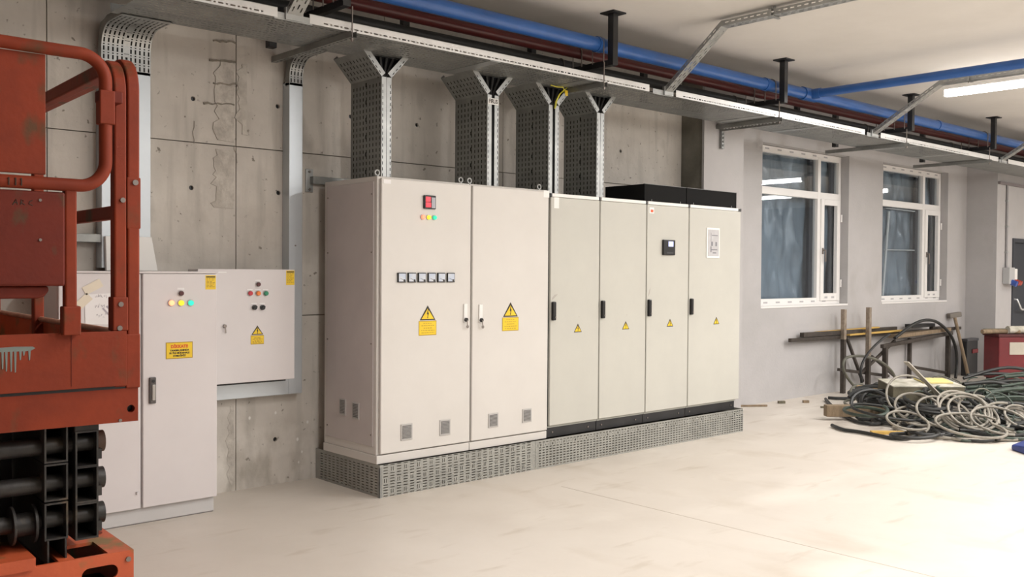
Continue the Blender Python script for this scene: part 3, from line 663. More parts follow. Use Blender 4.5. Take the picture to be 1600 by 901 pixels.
# two wide cabinets with keyed handles
for i,(x0,x1,lab) in enumerate([(0.0,.815,'tall pale cabinet with six square meters, signal lamps and a red display'),(.819,1.615,'tall pale cabinet with only a warning sign and two vents')]):
    c = thing('switchgear_cabinet', ((x0+x1)/2, -.46, .225), lab, 'cabinet')
    pbox('body', c, grayw, x0,x1,-.80,-.12,.285,2.20,.004)
    pbox('base_frame', c, grayw, x0-(.004 if i == 0 else 0),x1,-.815,-.115,.225,.284,.004)
    dx0, dx1 = (x0+.018, x1-.006) if i == 0 else (x0+.008, x1-.006)
    pbox('door', c, grayw, dx0,dx1,YD,-.802,.293,2.188,.006)
    pbox('door_gasket', c, mat('gasket',(.28,.26,.23),rough=.8), dx0+.006,dx1-.006,-.8025,-.799,.30,2.18)
    eye(c, x0+.02, -.77, 2.20); eye(c, x1-.06, -.77, 2.20)
    if i == 0:
        sp = pbox('side_panel', c, mat('cabinet_shaded_grey',(.60,.55,.53),(.55,.505,.49),2.5,.42), -.006,.0,-.765,-.155,.34,2.165,.002)  # flank tone darkened for the dimmer light on this side
        for zz in (.42,1.05,1.68,2.08):
            for yy in (-.745,-.175): MB().cyl((-.0095,yy,zz),(-.006,yy,zz),.006,8).build('screw', boltm, sp)
        vent(c, -.60,-.515,.505,.625,-.006, True); vent(c, -.43,-.345,.515,.635,-.006, True)
        vent(c, .186,.285,.369,.483,YD); vent(c, .527,.625,.366,.480,YD)
        keyhandle(c, .758, 1.197, YD)
        # display meter
        mt = pbox('display_meter', c, blackp, .369,.472,YD-.018,YD,1.993,2.089,.004)
        pbox('meter_face', mt, mat('meter_grey_face',(.42,.42,.46),rough=.4), .433,.465,YD-.0195,YD-.017,2.0,2.075)
        pbox('red_digits', mt, emis('red_digits',(1,.02,.03),2.2), .382,.422,YD-.0195,YD-.017,2.045,2.078); pbox('red_digits', mt, MATS['red_digits'], .382,.424,YD-.0195,YD-.017,2.006,2.038)
        pilot(c, .366,1.934,YD,(1.0,.22,.12),.016,1.2); pilot(c, .416,1.934,YD,(1.0,.78,.03),.016,.7); pilot(c, .467,1.934,YD,(.02,.72,.40),.016,.5)
        for k in range(6):
            xx = .149+.0866*k
            mt = pbox('panel_meter', c, blackp, xx,xx+.070,YD-.014,YD,1.473,1.541,.003)
            pbox('dial', mt, mat('meter_dial',(.55,.62,.74),(.68,.70,.74),30,.3), xx+.006,xx+.064,YD-.0155,YD-.0135,1.480,1.535)
            MB().bar((xx+.052,YD-.0163,1.487),(xx+.016,YD-.0163,1.503),.003,.001).cyl((xx+.052,YD-.0175,1.487),(xx+.052,YD-.0155,1.487),.008,10).build('needle', ink, mt)
        triangle_sign(c, .415,1.309,1.200,1.096,.070,YD)
        pbox('rating_label', c, paper, .035,.095,YD-.001,YD,2.15,2.178)
    else:
        vent(c, .990,1.087,.374,.482,YD); vent(c, 1.338,1.434,.378,.484,YD)
        keyhandle(c, .905, 1.19, YD)
        triangle_sign(c, 1.207,1.318,1.203,1.099,.075,YD)
        pbox('corner_label', c, whitep, 1.55,1.612,YD-.001,YD,2.14,2.195)
# four cabinets with black handles
def small_tri(parent, cx, z0, y): triangle_sign(parent, cx, z0+.070, z0-.004, None, .046, y)
CAB = [(1.632,2.206,'beige cabinet with a torn white sticker beside the pale wide cabinets'),(2.210,2.808,'plain beige cabinet with only a black handle and a small warning triangle'),(2.812,3.407,'beige cabinet with a black controller display on its door'),(3.411,4.222,'wide beige cabinet with a framed diagram sheet on its door')]
for i,(x0,x1,lab) in enumerate(CAB):
    c = thing('capacitor_cabinet', ((x0+x1)/2, -.46, .225), lab, 'cabinet')
    pbox('body', c, blackm, x0,x1-.002,-.80,-.13,.318,2.165,.003)
    pbox('plinth', c, blackm, x0-(.014 if i==0 else 0),x1-.002 if i<3 else x1-.04,-.80,-.14,.225,.305,.003)
    pbox('bottom_rail', c, mat('rail_grey',(.40,.40,.36),rough=.5), x0,x1-(.002 if i<3 else .04),-.808,-.20,.305,.318)
    pbox('door', c, grayb, x0+.003,x1-.005,YD,-.803,.322,2.148,.005)
    pbox('top_trim', c, whitep, x0+.012,x1-.014,YD-.002,-.70,2.150,2.178,.004)
    if i in (0,3): pbox('corner_cap', c, blackp, (x0-.012 if i==0 else x1-.05),(x0+.012 if i==0 else x1-.005),YD-.004,-.76,2.148,2.176,.003)
    pbox('corner_cap', c, blackp, x1-.014,x1+.002,YD-.003,-.78,2.150,2.178,.002)
    h = pbox('handle', c, blackp, x0+.010,x0+.048,YD-.026,YD,1.165,1.315,.008)
    MB().cyl((x0+.036,YD-.030,1.19),(x0+.036,YD-.026,1.19),.007,10).build('lock', boltm, h)
    for xx in (x0+.06,x1-.10): MB().cyl((xx,-.806,.265),(xx,-.80,.265),.007,8).build('plinth_bolt', boltm, c)
    small_tri(c, (1.950,2.540,3.142,3.838)[i], (1.060,1.062,1.066,1.064)[i], YD)
    if i == 0:
        pbox('torn_sticker', c, whitep, 1.668,1.722,YD-.001,YD,2.06,2.148)
        MB().prism([(1.652,1.325),(1.70,1.36),(1.715,1.375),(1.68,1.37),(1.655,1.345)],YD-.0006,YD+.001).build('scuff', mat('scuff_grey',(.45,.42,.38),rough=.7), c)
    if i == 2:
        ct_ = pbox('controller', c, blackp, 3.018,3.183,YD-.022,YD,1.708,1.845,.005)
        pbox('screen', ct_, emis('controller_screen',(.55,.60,.95),1.1), 3.085,3.150,YD-.0235,YD-.021,1.785,1.830)
        pbox('key_row', ct_, mat('key_grey',(.05,.05,.055),rough=.4), 3.06,3.15,YD-.0235,YD-.021,1.722,1.735)
        b = pbox('small_sticker', c, paper, 2.842,2.905,YD-.001,YD,2.072,2.125); pbox('red_mark', b, inkr, 2.858,2.893,YD-.0016,YD-.0009,2.082,2.105)
        MB().prism([(2.832,1.335),(2.858,1.37),(2.866,1.42),(2.852,1.40),(2.838,1.36)],YD-.0006,YD+.001).build('scuff', MATS['scuff_grey'], c)
    if i == 3:
        f = pbox('diagram_frame', c, whitep, 3.668,3.872,YD-.006,YD,1.690,1.975,.003)
        dm = mat('diagram_grey',(.55,.54,.55),(.48,.47,.48),20,.5)
        pbox('diagram_sheet', f, dm, 3.686,3.858,YD-.0072,YD-.0055,1.708,1.958)
        for a,b_,z0,z1 in [(3.735,3.762,1.805,1.845),(3.800,3.826,1.803,1.843),(3.730,3.735,1.845,1.925),(3.745,3.838,1.900,1.908),(3.725,3.74,1.745,1.80),(3.74,3.83,1.765,1.775),(3.76,3.815,1.735,1.745)]:
            pbox('diagram_symbol', f, mat('diagram_ink',(.22,.22,.24),rough=.6), a,b_,YD-.0078,YD-.0070,z0,z1)
hoodm = mat('hood_black', (.012,.012,.012), rough=.85, spec=.15)
# black roof hoods
for x0,x1,lab in [(2.812,3.400,'black open-fronted roof hood above the cabinet with the controller'),(3.412,4.19,'wide black roof hood above the cabinet with the diagram sheet')]:
    h = thing('roof_hood', ((x0+x1)/2,-.5,2.178), lab, 'roof hood')
    pbox('front_board', h, hoodm, x0,x1,-.795,-.785,2.179,2.330)
    pbox('side_board', h, hoodm, x0,x0+.01,-.785,-.33,2.179,2.330); pbox('side_board', h, hoodm, x1-.01,x1,-.785,-.33,2.179,2.330); pbox('back_board', h, hoodm, x0,x1,-.34,-.33,2.179,2.330)
    pbox('roof_plate', h, hoodm, x0+.01,x1-.01,-.785,-.34,2.30,2.31)
    pbox('edge_strip', h, mat('edge_grey',(.20,.20,.20),rough=.5), x0,x1,-.80,-.78,2.330,2.334)
    for xx in (x0+.10,x1-.08): MB().cyl((xx,-.79,2.179),(xx,-.79,2.20),.006,8).build('bolt', galv, h)
# ------------------------------------------------------------------ perforated skirt round the cabinet feet
sk = thing('perforated_skirt', (2.1,-.848,0), 'galvanised perforated tray panels closing the gap under the tall cabinets', 'skirt panel')
skm = mat('skirt_galvanised', (.40,.40,.37), (.32,.32,.295), 6, .5, .5)
ZS = .225; YS = -.848
def pairs(u0, u1):
    h = []; u = u0+.03; k = 0
    while u < u1-.05:
        for r, zc in enumerate((.035,.112,.190)):
            if (k+r) % 2 == 0:
                for dz in (-.027,-.008,.012,.030): h.append((u,u+.036,zc+dz-.0033,zc+dz+.0033))
            else:
                for dz in (-.029,.028): h.append((u,u+.036,zc+dz-.0033,zc+dz+.0033))
                for du in (.008,.024): h.append((u+du-.003,u+du+.003,zc-.014,zc+.014))
        u += .056; k += 1
    return h
MB().sheet(0,1.46,0,ZS,pairs(0,1.46),lambda u,v:(u,YS,v)).build('skirt_panel', skm, sk)
hs = []
rows = [.018+.021*k for k in range(10)]
for r, z in enumerate(rows):
    if r == 8: continue
    u = 1.50
    while u < 4.24: hs.append((u,u+.024,z-.0042,z+.0042)); u += .039
u = 1.52
while u < 4.22:
    hs += [(u-.008,u+.008,.178,.194),(u-.031,u-.027,.173,.199),(u+.027,u+.031,.173,.199),(u+.050,u+.062,.183,.189),(u+.074,u+.086,.183,.189)]; u += .130
MB().sheet(1.462,4.265,0,ZS,hs,lambda u,v:(u,YS-.001,v)).build('skirt_panel', skm, sk)
MB().sheet(0,.845,0,ZS,[h for h in slots(.03,.82,.018,.21,.055,.0195,.030,.0065,0,False)],lambda u,v:(0,YS+u,v)).build('skirt_panel', skm, sk)
MB().sheet(0,.72,0,ZS,[],lambda u,v:(4.265,YS+u,v)).build('skirt_panel', skm, sk)
pbox('corner_angle', sk, galvd, -.003,.018,YS-.003,YS+.0,0.0,ZS-.02); pbox('corner_angle', sk, galvd, -.003,.0,YS-.003,YS+.02,0.0,ZS-.02)
pbox('dark_interior_pad', sk, concdark, .06,4.2,-.76,-.02,.001,.20)  # dark block put in as the shaded interior behind the slots
# ------------------------------------------------------------------ low floor cabinet and wall cabinet on the left
YF = -.49
c = thing('floor_cabinet', (-1.47,-.25,0), 'low pale floor cabinet with two doors and a yellow fire notice', 'cabinet')
X0, X1 = -1.965, -1.004; XM = -1.487
pbox('body', c, grayl, X0,X1,YF+.024,-.012,.098,1.54,.004)
pbox('plinth', c, mat('plinth_grey',(.60,.585,.575),(.55,.54,.53),3,.5), X0+.01,X1-.008,YF+.035,-.03,.006,.097,.003)
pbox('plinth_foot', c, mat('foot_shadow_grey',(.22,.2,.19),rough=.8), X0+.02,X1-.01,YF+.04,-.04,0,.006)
pbox('door', c, grayl, XM+.006,X1-.002,YF,YF+.022,.103,1.527,.005)
pbox('door', c, grayl, X0+.002,XM-.008,YF,YF+.022,.103,1.527,.005)
pbox('top_rail', c, grayl, X0,X1,YF-.002,YF+.022,1.529,1.542,.003)
for zz in (1.10,1.02,.2): MB().cyl((XM-.03,YF-.006,zz-.008),(XM-.03,YF-.006,zz+.008),.006,8).build('hinge', grayl, c)
def FP(x,y): return PY(x,y,YF)
p = FP(237.5,589); q = FP(237.5,629)
h = pbox('handle', c, mat('handle_dark',(.10,.09,.085),rough=.4), p.x-.020,p.x+.020,YF-.018,YF,FP(237,630).z,FP(237,589).z,.005)
pbox('lever', h, mat('lever_grey',(.42,.40,.37),rough=.35,metal=.3), p.x-.008,p.x+.013,YF-.026,YF-.016,FP(237,625).z,FP(237,600).z,.004)
MB().cyl((p.x,YF-.022,FP(237,595).z),(p.x,YF-.016,FP(237,595).z),.010,10).build('lock', blackp, h)
q = FP(282.5,458); pilot(c, q.x, q.z, YF, (.10,.03,.03), .0155, name='push_button')
for px_, col, li in ((267.5,(1.0,.30,.14),1.6),(282.5,(1.0,.80,.02),.7),(297.5,(.02,.80,.52),.6)):
    q = FP(px_,473); pilot(c, q.x, q.z, YF, col, .0175, li)
q = FP(282.5,451); pbox('button_label', c, paper, q.x-.022,q.x+.022,YF-.001,YF,q.z-.006,q.z+.006)
a = FP(259,561); b = FP(301,533); za, zb = FP(259,561).z, FP(259,535).z
sg = MB().box(a.x,b.x,YF-.0015,YF,za,zb).build('fire_notice', inkb, c, bevel=.0)
MB().box(a.x+.005,b.x-.005,YF-.0024,YF-.0014,za+.005,zb-.005).build('yellow_field', yellow, sg)
cx = (a.x+b.x)/2; hh = zb-za
text('DİKKAT!!', hh*.25, cx, YF-.0024, zb-hh*.27, inkr, sg, bold=.0012)
for k,l in enumerate(('YANGIN ANINDA','SU İLE MÜDAHALE','ETMEYİNİZ')):
    text(l, hh*.145, cx, YF-.0024, zb-hh*(.50+.165*k), ink, sg, bold=.0006, xscale=1.02)
def small_label(parent, x0, x1, z0, z1, y, name='data_label'):
    s = pbox(name, parent, yellow, x0,x1,y-.0015,y,z0,z1)
    pbox('label_header', s, ink, x0+.004,x1-.004,y-.0022,y-.0014,z1-.014,z1-.006)
    for k in range(7):
        zz = z1-.022-(z1-z0-.03)*k/7; x = x0+.006; e = x1-.006-(k%3)*.008
        while x < e: l = random.uniform(.008,.02); pbox('print_line', s, inkb, x,min(x+l,e),y-.0022,y-.0014,zz-.002,zz+.002); x += l+.005
a = FP(321,452); b = FP(338,429); small_label(c, a.x, b.x-.004, a.z, b.z-.004, YF)
# taped paper on its left door
ps = thing('paper_sheet', (FP(160,480).x,YF-.001,FP(160,505).z), 'white handwritten paper taped to the low cabinet behind the lift', 'paper')
a = FP(133,506); b = FP(188,457)
pg = MB().prism([(a.x,a.z),(b.x,a.z-.01),(b.x,b.z),(a.x-.004,b.z-.008)],YF-.003,YF-.002).build('sheet', paper, ps)
for (x0_,y0_,x1_,y1_) in [(131,455,158,441),(122,478,140,462)]:
    p0 = FP(x0_,y0_); p1 = FP(x1_,y1_); MB().bar((p0.x,YF-.0035,p0.z),(p1.x,YF-.0035,p1.z),.001,.05,up=(-.5,0,.9)).build('tape_strip', tape, ps)
sc = mat('pencil_grey',(.45,.42,.46),rough=.8); r5 = random.Random(5)
for row,(yy,n) in enumerate(((463,8),(478,9),(492,5))):
    for k in range(n):
        p0 = FP(150+4.2*k+r5.uniform(-1,1), yy+r5.uniform(-1.5,2)); pts = [(p0.x+r5.uniform(-.008,.008),YF-.0035,p0.z+r5.uniform(-.012,.012)) for _ in range(4)]
        MB().sweep(pts,.0012,4).build('pencil_stroke', sc, pg)
for (x0_,y0_,x1_,y1_) in [(160,481,176,498),(166,478,184,496)]:
    p0=FP(x0_,y0_);p1=FP(x1_,y1_); MB().bar((p0.x,YF-.0035,p0.z),(p1.x,YF-.0035,p1.z),.001,.010,up=(.7,0,.7)).build('pencil_stroke', sc, pg)
# wall cabinet
YC = -.25
c = thing('wall_cabinet', (-.66,-.15,.79), 'square pale wall cabinet with unlit buttons beside the narrow duct', 'cabinet')
def WP(x,y): return PY(x,y,YC)
pbox('body', c, grayl, -1.03,-.320,YC+.022,-.10,.790,1.556,.004)
pbox('door', c, grayl, -1.03,-.318,YC,YC+.02,.788,1.558,.004)
pbox('mounting_rail', c, blackm, -1.02,-.36,YC+.05,-.10,.772,.789)
pbox('maker_label', c, paper, WP(341,427).x,WP(354,427).x,YC-.001,YC,1.532,1.54)
q = WP(403,444); pilot(c,q.x,q.z,YC,(.11,.03,.035),.0155,name='push_button'); pbox('button_label', c, paper, q.x-.02,q.x+.02,YC-.001,YC,q.z+.022,q.z+.032)
for px_,col in ((390.5,(.55,.04,.06)),(403,(.90,.24,.04)),(415,(.03,.26,.13))): q = WP(px_,458); pilot(c,q.x,q.z,YC,col,.0165); pbox('button_label', c, paper, q.x-.02,q.x+.02,YC-.001,YC,q.z+.021,q.z+.030)
for px_ in (397,409.5):
    q = WP(px_,480); k_ = MB().cyl((q.x,YC,q.z),(q.x,YC-.016,q.z),.017,16).build('selector_switch', blackp, c, smooth=True)
    MB().bar((q.x-.012,YC-.020,q.z-.009),(q.x+.012,YC-.020,q.z+.009),.010,.008,up=(0,1,0)).build('knob', blackp, k_); pbox('selector_label', c, paper, q.x-.02,q.x+.02,YC-.001,YC,q.z+.022,q.z+.031)
q = WP(350.5,512); lk = MB().cyl((q.x,YC,q.z+.012),(q.x,YC-.014,q.z+.012),.012,12).build('lock', boltm, c, smooth=True); MB().bar((q.x,YC-.016,q.z+.006),(q.x+.004,YC-.016,q.z-.035),.007,.003).build('key', boltm, lk)
a = WP(392,538); b = WP(412,508); triangle_sign(c, (a.x+b.x)/2, b.z, WP(402,523.5).z, a.z, (b.x-a.x)*.46, YC)
a = WP(447,445); b = WP(462,422); small_label(c, a.x, min(b.x,-.322), a.z, 1.550, YC)
# ------------------------------------------------------------------ scissor lift
LA = math.radians(-2.5); LU_ = Vector((math.cos(LA), math.sin(LA), 0)); LV_ = Vector((-math.sin(LA), math.cos(LA), 0))
L0 = Vector((-2.42, -2.893, 0))
lift = thing('scissor_lift', L0, 'worn orange scissor lift with black folded arms and side rails', 'scissor lift')
class LB(MB):
    """mesh builder in the lift's own frame: u right, v away from the viewer, z up"""
    def out(s, name, m_, parent=lift, **k):
        s.v = [tuple(L0+LU_*p[0]+LV_*p[1]+Vector((0,0,p[2]))) for p in s.v]
        return s.build(name, m_, parent, **k)
def lbox(name, m_, a,b,c,d,e,f, parent=lift, bevel=.004): return LB().box(a,b,c,d,e,f).out(name, m_, parent, bevel=bevel)
def lcut(o, lb):
    lb.v = [tuple(L0+LU_*p[0]+LV_*p[1]+Vector((0,0,p[2]))) for p in lb.v]
    return cut(o, lb)
LW = 1.16; VD = 2.35
# base chassis
bf = LB().box(-LW,-.016,0,.012,.24,.565).out('chassis_front_plate', orangeb, bevel=0)
c_ = LB()
zz = .50; pts = [(-.165+.026*math.cos(a), zz+.026*math.sin(a)) for a in [math.pi/2+math.pi*k/8 for k in range(9)]]+[(-.095+.026*math.cos(a), zz+.026*math.sin(a)) for a in [-math.pi/2+math.pi*k/8 for k in range(9)]]
c_.prism(pts,-.05,.05); lcut(bf, c_)
LB().cyl((-.035,-.006,.535),(-.035,0,.535),.009,10).out('chassis_bolt', boltm)
LB().box(-.10,-.016,.012,VD-.3,.553,.565).box(-.21,-.10,.19,VD-.3,.553,.565).box(-.26,-.21,.012,VD-.3,.553,.565).out('chassis_top_plate', orangeb)
LB().cyl((-.065,.30,.566),(-.065,.30,.5665),.03,16).out('top_plate_hole', oranged)
LB().box(-LW,-.34,-.02,.25,.56,.60).out('chassis_step', orangeb)
lbox('chassis_side_plate', orangeb, -.022,-.016,.012,VD-.3,.24,.553)
lbox('chassis_floor', armm, -LW,-.03,.03,VD-.3,.28,.30)
for v_ in (.32,VD-.62):
    for u0,u1 in ((-.14,-.03),(-LW+.02,-LW+.13)):
        wl = LB().cyl((u0,v_,.20),(u1,v_,.20),.20,28).out('wheel', mat('tyre_grey',(.05,.05,.05),rough=.8), smooth=True)
# scissor arms: open rectangular tubes
def tube(u0,u1,z0,z1,v0,v1,t=.006):
    b = LB()
    b.box(u0,u1,v0,v1,z1-t,z1); b.box(u0,u1,v0,v1,z0,z0+t); b.box(u0,u0+t,v0,v1,z0+t,z1-t); b.box(u1-t,u1,v0,v1,z0+t,z1-t)
    return b
for (u0,u1,zz_) in [(-.297,-.222,(.632,.765,.896)),(-.198,-.122,(.617,.745,.868))]:
    for k,z in enumerate(zz_):
        for mir in (0,1):
            a,b = (u0,u1) if not mir else (-LW-u1+.03,-LW-u0+.03)
            tube(a,b,z,z+.127,.045,VD-.45).out('scissor_arm', armm)
for u0,u1 in ((-.290,-.228),): LB().box(u0,u0+.006,.04,.5,.55,.632).box(u1-.006,u1,.04,.5,.55,.632).out('arm_lug', armm)
lbox('scissor_arm_end', armm, -.20,-.118,.05,.6,.99,1.019)
for k,(z,r_) in enumerate(((.945,.030),(.815,.030),(.690,.030))):
    LB().cyl((-LW+.15,.11,z),(-.118,.11,z),r_,18).out('pivot_shaft', armm, smooth=True)
    LB().cyl((-.118,.11,z),(-.088,.11,z),.038,18).out('shaft_cap', (rust,armm,armm)[k], smooth=True)
    LB().box(-.124,-.106,.06,.09,z-.055,z-.02).out('shaft_clip', armm)
for u in (-.385,-.318): LB().cyl((u-.004,.11,.685),(u+.004,.11,.685),.065,24).out('roller_flange', armm, smooth=True)
LB().cyl((-.385,.11,.685),(-.318,.11,.685),.040,18).out('roller', armm, smooth=True)
LB().box(-LW+.05,-.30,.5,.52,.60,1.01).out('dark_back_plate', blackp)  # black plate added behind the arms to give a dark interior
# deck
dk = LB().box(-LW,0,0,VD,1.021,1.139).out('deck_frame', orange, bevel=0)
lcut(dk, LB().cyl((-.025,-.05,1.066),(-.025,.03,1.066),.0135,18))
LB().cyl((-.025,.028,1.066),(-.025,.0285,1.066),.016,16).out('frame_hole_shadow', blackp)
LB().cyl((-.062,-.003,1.028),(-.062,0,1.028),.006,8).out('frame_screw', boltm)
toe = LB().box(-LW,-.043,-.012,-.004,1.150,1.342).out('toe_plate', orange, bevel=.0015)
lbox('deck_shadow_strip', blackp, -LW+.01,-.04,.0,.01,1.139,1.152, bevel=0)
LB().box(-.2265,-.2245,-.0135,-.012,1.16,1.34).out('toe_plate_seam', oranged, toe)
# grey paint run on the toe plate
rr = random.Random(2); dp = LB(); pts = [(-.47,1.300),(-.40,1.302),(-.345,1.300),(-.338,1.295),(-.35,1.288)]
low = []
x = -.352
while x > -.47:
    l = rr.uniform(.012,.03) if x > -.38 else rr.uniform(.03,.085)
    low += [(x,1.286),(x-.002,1.286-l),(x-.0055,1.286-l-.002),(x-.0075,1.287)]; x -= rr.uniform(.010,.017)
dp.prism(pts+low+[(-.47,1.285)],-.0132,-.0119); dp.out('paint_run', greypaint, toe)
# rails
def lsweep(name, pts, r, m_, parent=lift, sq=None, n=12):
    b = LB(); b.sweep(pts, r, n, square=sq); return b.out(name, m_, parent, smooth=sq is None, bevel=.006 if sq else 0)
def hoop(u, z0, zt, vb, m_, w=.042, name='guard_rail'):
    R_ = .10; pts = [(u,.02,z0),(u,.02,zt-R_)]+[(u,.02+R_-R_*math.cos(a),zt-R_+R_*math.sin(a)) for a in [math.pi/2*k/8 for k in range(1,9)]]
    pts += [(u,vb-R_,zt)]+[(u,vb-R_+R_*math.sin(a),zt-R_+R_*math.cos(a)) for a in [math.pi/2*k/8 for k in range(1,9)]]+[(u,vb,z0)]
    return lsweep(name, pts, 0, m_, sq=(w,.05))
hoop(-.0615,1.145,2.275,1.13,orange); hoop(-.0165,1.139,2.285,2.2,orange)
lsweep('guard_rail', [(-.0165,.03,1.765),(-.0165,2.2,1.765)],0,orange,sq=(.03,.05))
hoop(-LW+.03,1.139,2.28,2.2,orange)
lsweep('guard_rail', [(-LW+.03,.03,1.76),(-LW+.03,2.2,1.76)],0,orange,sq=(.03,.05))
tb_ = LB().box(-.046,-.040,.02,VD-.05,1.139,1.325).out('side_toe_board', orangeb)
lsweep('toe_board_lip', [(-.055,.02,1.335),(-.055,VD-.05,1.335)],.011,mat('worn_lip',(.62,.36,.26),(.50,.22,.14),9,.5),tb_)
LB().box(-LW+.02,-LW+.026,.02,VD-.05,1.139,1.325).out('side_toe_board', orangeb)
LB().box(-LW+.02,-.04,VD-.06,VD-.054,1.139,1.40).out('rear_toe_board', orangeb)
for u in (-.13,-.33,-.46,-.60,-.80): LB().box(u-.022,u+.022,VD-.04,VD-.0,1.139,2.25).out('rear_post', mat('lift_lit_orange',(.72,.13,.04),(.62,.10,.03),5,.5), bevel=.004)  # brighter orange carries the strong light on the far end
lsweep('rear_rail', [(-LW+.03,VD-.02,2.25),(-.03,VD-.02,2.25)],.02,orangeb)
LB().box(-LW+.02,-.04,.02,VD-.05,1.139,1.146).out('deck_floor', mat('deck_tread',(.18,.17,.16),(.12,.11,.1),8,.6,.3))
for (u,z) in ((-.062,1.435),(-.066,1.352),(-.055,1.798)): LB().cyl((u,-.012,z),(u,-.003,z),.009,10).out('rail_bolt', boltm)
LB().cyl((-.012,-.012,1.862),(-.012,-.003,1.862),.010,10).out('rail_bolt', boltm)
lbox('rail_sleeve', orange, -.040,.008,-.006,.05,1.70,1.88); lbox('rail_sleeve', orange, -.044,.006,-.006,.05,1.139,1.33)
lbox('rail_foot', orange, -.088,-.036,-.008,.05,1.342,1.46)
# gate loop in front
VG = -.035; u_r = -.121; zt = 2.282; zb_ = 1.838; R_ = .085
pts = [(-LW+.1,VG,zt+.012),(u_r-R_-.05,VG,zt-.0)]+[(u_r-R_+R_*math.sin(a),VG,zt-R_+R_*math.cos(a)) for a in [math.pi/2*k/10 for k in range(11)]]+[(u_r-R_+R_*math.cos(a),VG,zb_+R_-R_*math.sin(a)) for a in [math.pi/2*k/10 for k in range(11)]]+[(-LW+.1,VG,zb_+.004)]
gt = lsweep('gate_loop', pts, .0215, orange, n=16)
lbox('loop_bracket', oranged, -.146,-.070,-.058,-.002,2.125,2.165)
lbox('loop_sleeve', orange, -.146,-.096,-.060,-.012,2.05,2.165)
lbox('gate_panel', orange, -.92,-.309,-.030,-.018,1.868,2.262, bevel=.002)
for u in (-.425,-.405,-.388): LB().box(u-.0015,u+.0015,VG-.024,VG-.019,1.825,1.85).out('panel_mark', ink)
cb = lbox('control_box', oranged, -.92,-.252,-.045,.12,1.500,1.812, bevel=.008)
LB().prism([(-.90,1.500),(-.30,1.500),(-.296,1.485),(-.31,1.466),(-.33,1.459),(-.90,1.459)],-.02,.10).out('control_box_base', oranged, cb, bevel=.006)
for (u,z) in ((-.330,1.782),(-.330,1.652)): LB().cyl((u,-.049,z),(u,-.045,z),.005,8).out('box_screw', boltm, cb)
# scrawled letters on the box
for k,st in enumerate([[(-.412,1.762),(-.402,1.782),(-.397,1.764)],[(-.410,1.770),(-.398,1.771)],[(-.388,1.764),(-.386,1.781),(-.378,1.777),(-.386,1.772),(-.376,1.764)],[(-.353,1.780),(-.362,1.775),(-.364,1.768),(-.352,1.763)]]):
    b = LB(); b.sweep([(u,-.0455,z) for u,z in st],.0014,5); b.out('scrawled_letter', ink, cb)
lsweep('gate_post', [(-.2335,-.022,1.342),(-.2335,-.022,1.83)],0,orange,sq=(.038,.04))
lbox('gate_post_sleeve', orange, -.259,-.203,-.046,.002,1.335,1.432)
# ------------------------------------------------------------------ steel trestle by the window wall
tr = thing('steel_trestle', (9.2,.0,0), 'rusty dark steel trestle standing against the window wall', 'trestle')
def gp(x,y): return PZ(x,y,0)
yb_ = .14; yf_ = -.08
def lg(name, x0,y0,x1,y1,yp,m_,w=.05):
    a = PY(x0,y0,yp); b = PY(x1,y1,yp)
    return MB().bar(a,b,w,w).build(name, m_, tr, bevel=.004)
def post(px_, yt, yp, m_, w=.05, name='leg'):
    a = PY(px_, 560, yp); zt_ = PY(px_, yt, yp).z
    return MB().box(a.x-w/2,a.x+w/2,yp-w/2,yp+w/2,0,zt_).build(name, m_, tr, bevel=.004)
post(1383,541,-.02,steeld,.06); post(1421,528,.12,steeld); post(1481,522,-.02,steeld,.06)
lg('top_rail',1234,531.5,1391,521,.10,steeld,.045); lg('top_rail',1378,541,1487,520,-.02,steeld,.05); lg('top_rail',1391,521,1500,512,.10,steeld,.045)
lg('cross_bar',1310,577,1388,587,.05,steeld,.04); lg('cross_bar',1426,573,1478,582,.0,steeld,.04); lg('diagonal_brace',1323,527,1348,596,.07,steeld,.035); lg('diagonal_brace',1345,583,1398,532,.03,steeld,.035); lg('diagonal_brace',1362,556,1400,590,.03,steeld,.03)
for px_, yt, ys, yp, lb_ in ((1317.5,483,530,.045,'steel post at the trestle end with a shiny top and dark rusty foot'),(1356.5,480,556,.0,'shiny bare steel post standing between the trestle legs')):
    a = PY(px_,560,yp); zt_ = PY(px_,yt,yp).z; zm_ = PY(px_,ys,yp).z
    t = thing('steel_post', (a.x,yp,0), lb_, 'post')
    MB().box(a.x-.028,a.x+.028,yp-.028,yp+.028,0,zm_).build('lower_section', steeld, t, bevel=.004)
    MB().box(a.x-.028,a.x+.028,yp-.028,yp+.028,zm_+.0005,zt_).build('upper_section', steelb, t, bevel=.004)
def laid(name, x0,y0,x1,y1,yp,w,h,m_,lab,cat):
    a = PY(x0,y0,yp); b = PY(x1,y1,yp); return tag(MB().bar(a,b,w,h).build(name, m_, None, bevel=.003), lab, cat)
laid('angle_iron',1253,523,1345,517.2,.10,.06,.055,steeld,'dark angle iron lying on the left end of the trestle rail','steel bar')
laid('timber_batten',1275,519,1372,511,.13,.05,.02,woody,'yellow batten lying lengthwise on the trestle next to the posts','batten')
laid('timber_batten',1325,523,1408,516,.06,.06,.022,woody,'shorter yellow batten lying on the trestle under the long one','batten')
laid('steel_flat',1304,518.5,1400,512.5,.157,.04,.05,steeld,'dark steel flat bar lying between the battens on the trestle','steel bar')
laid('scrap_board',1394,525,1478,514,.03,.16,.05,wood,'brown scrap board lying on the far half of the trestle','board')
laid('steel_offcut',1420,509,1455,507,.05,.12,.05,blackm,'black steel offcut on top of the scrap board','steel bar')
laid('steel_offcut',1455,513,1472,512,.02,.06,.05,steeld,'small rusty offcut at the end of the scrap board','steel bar')
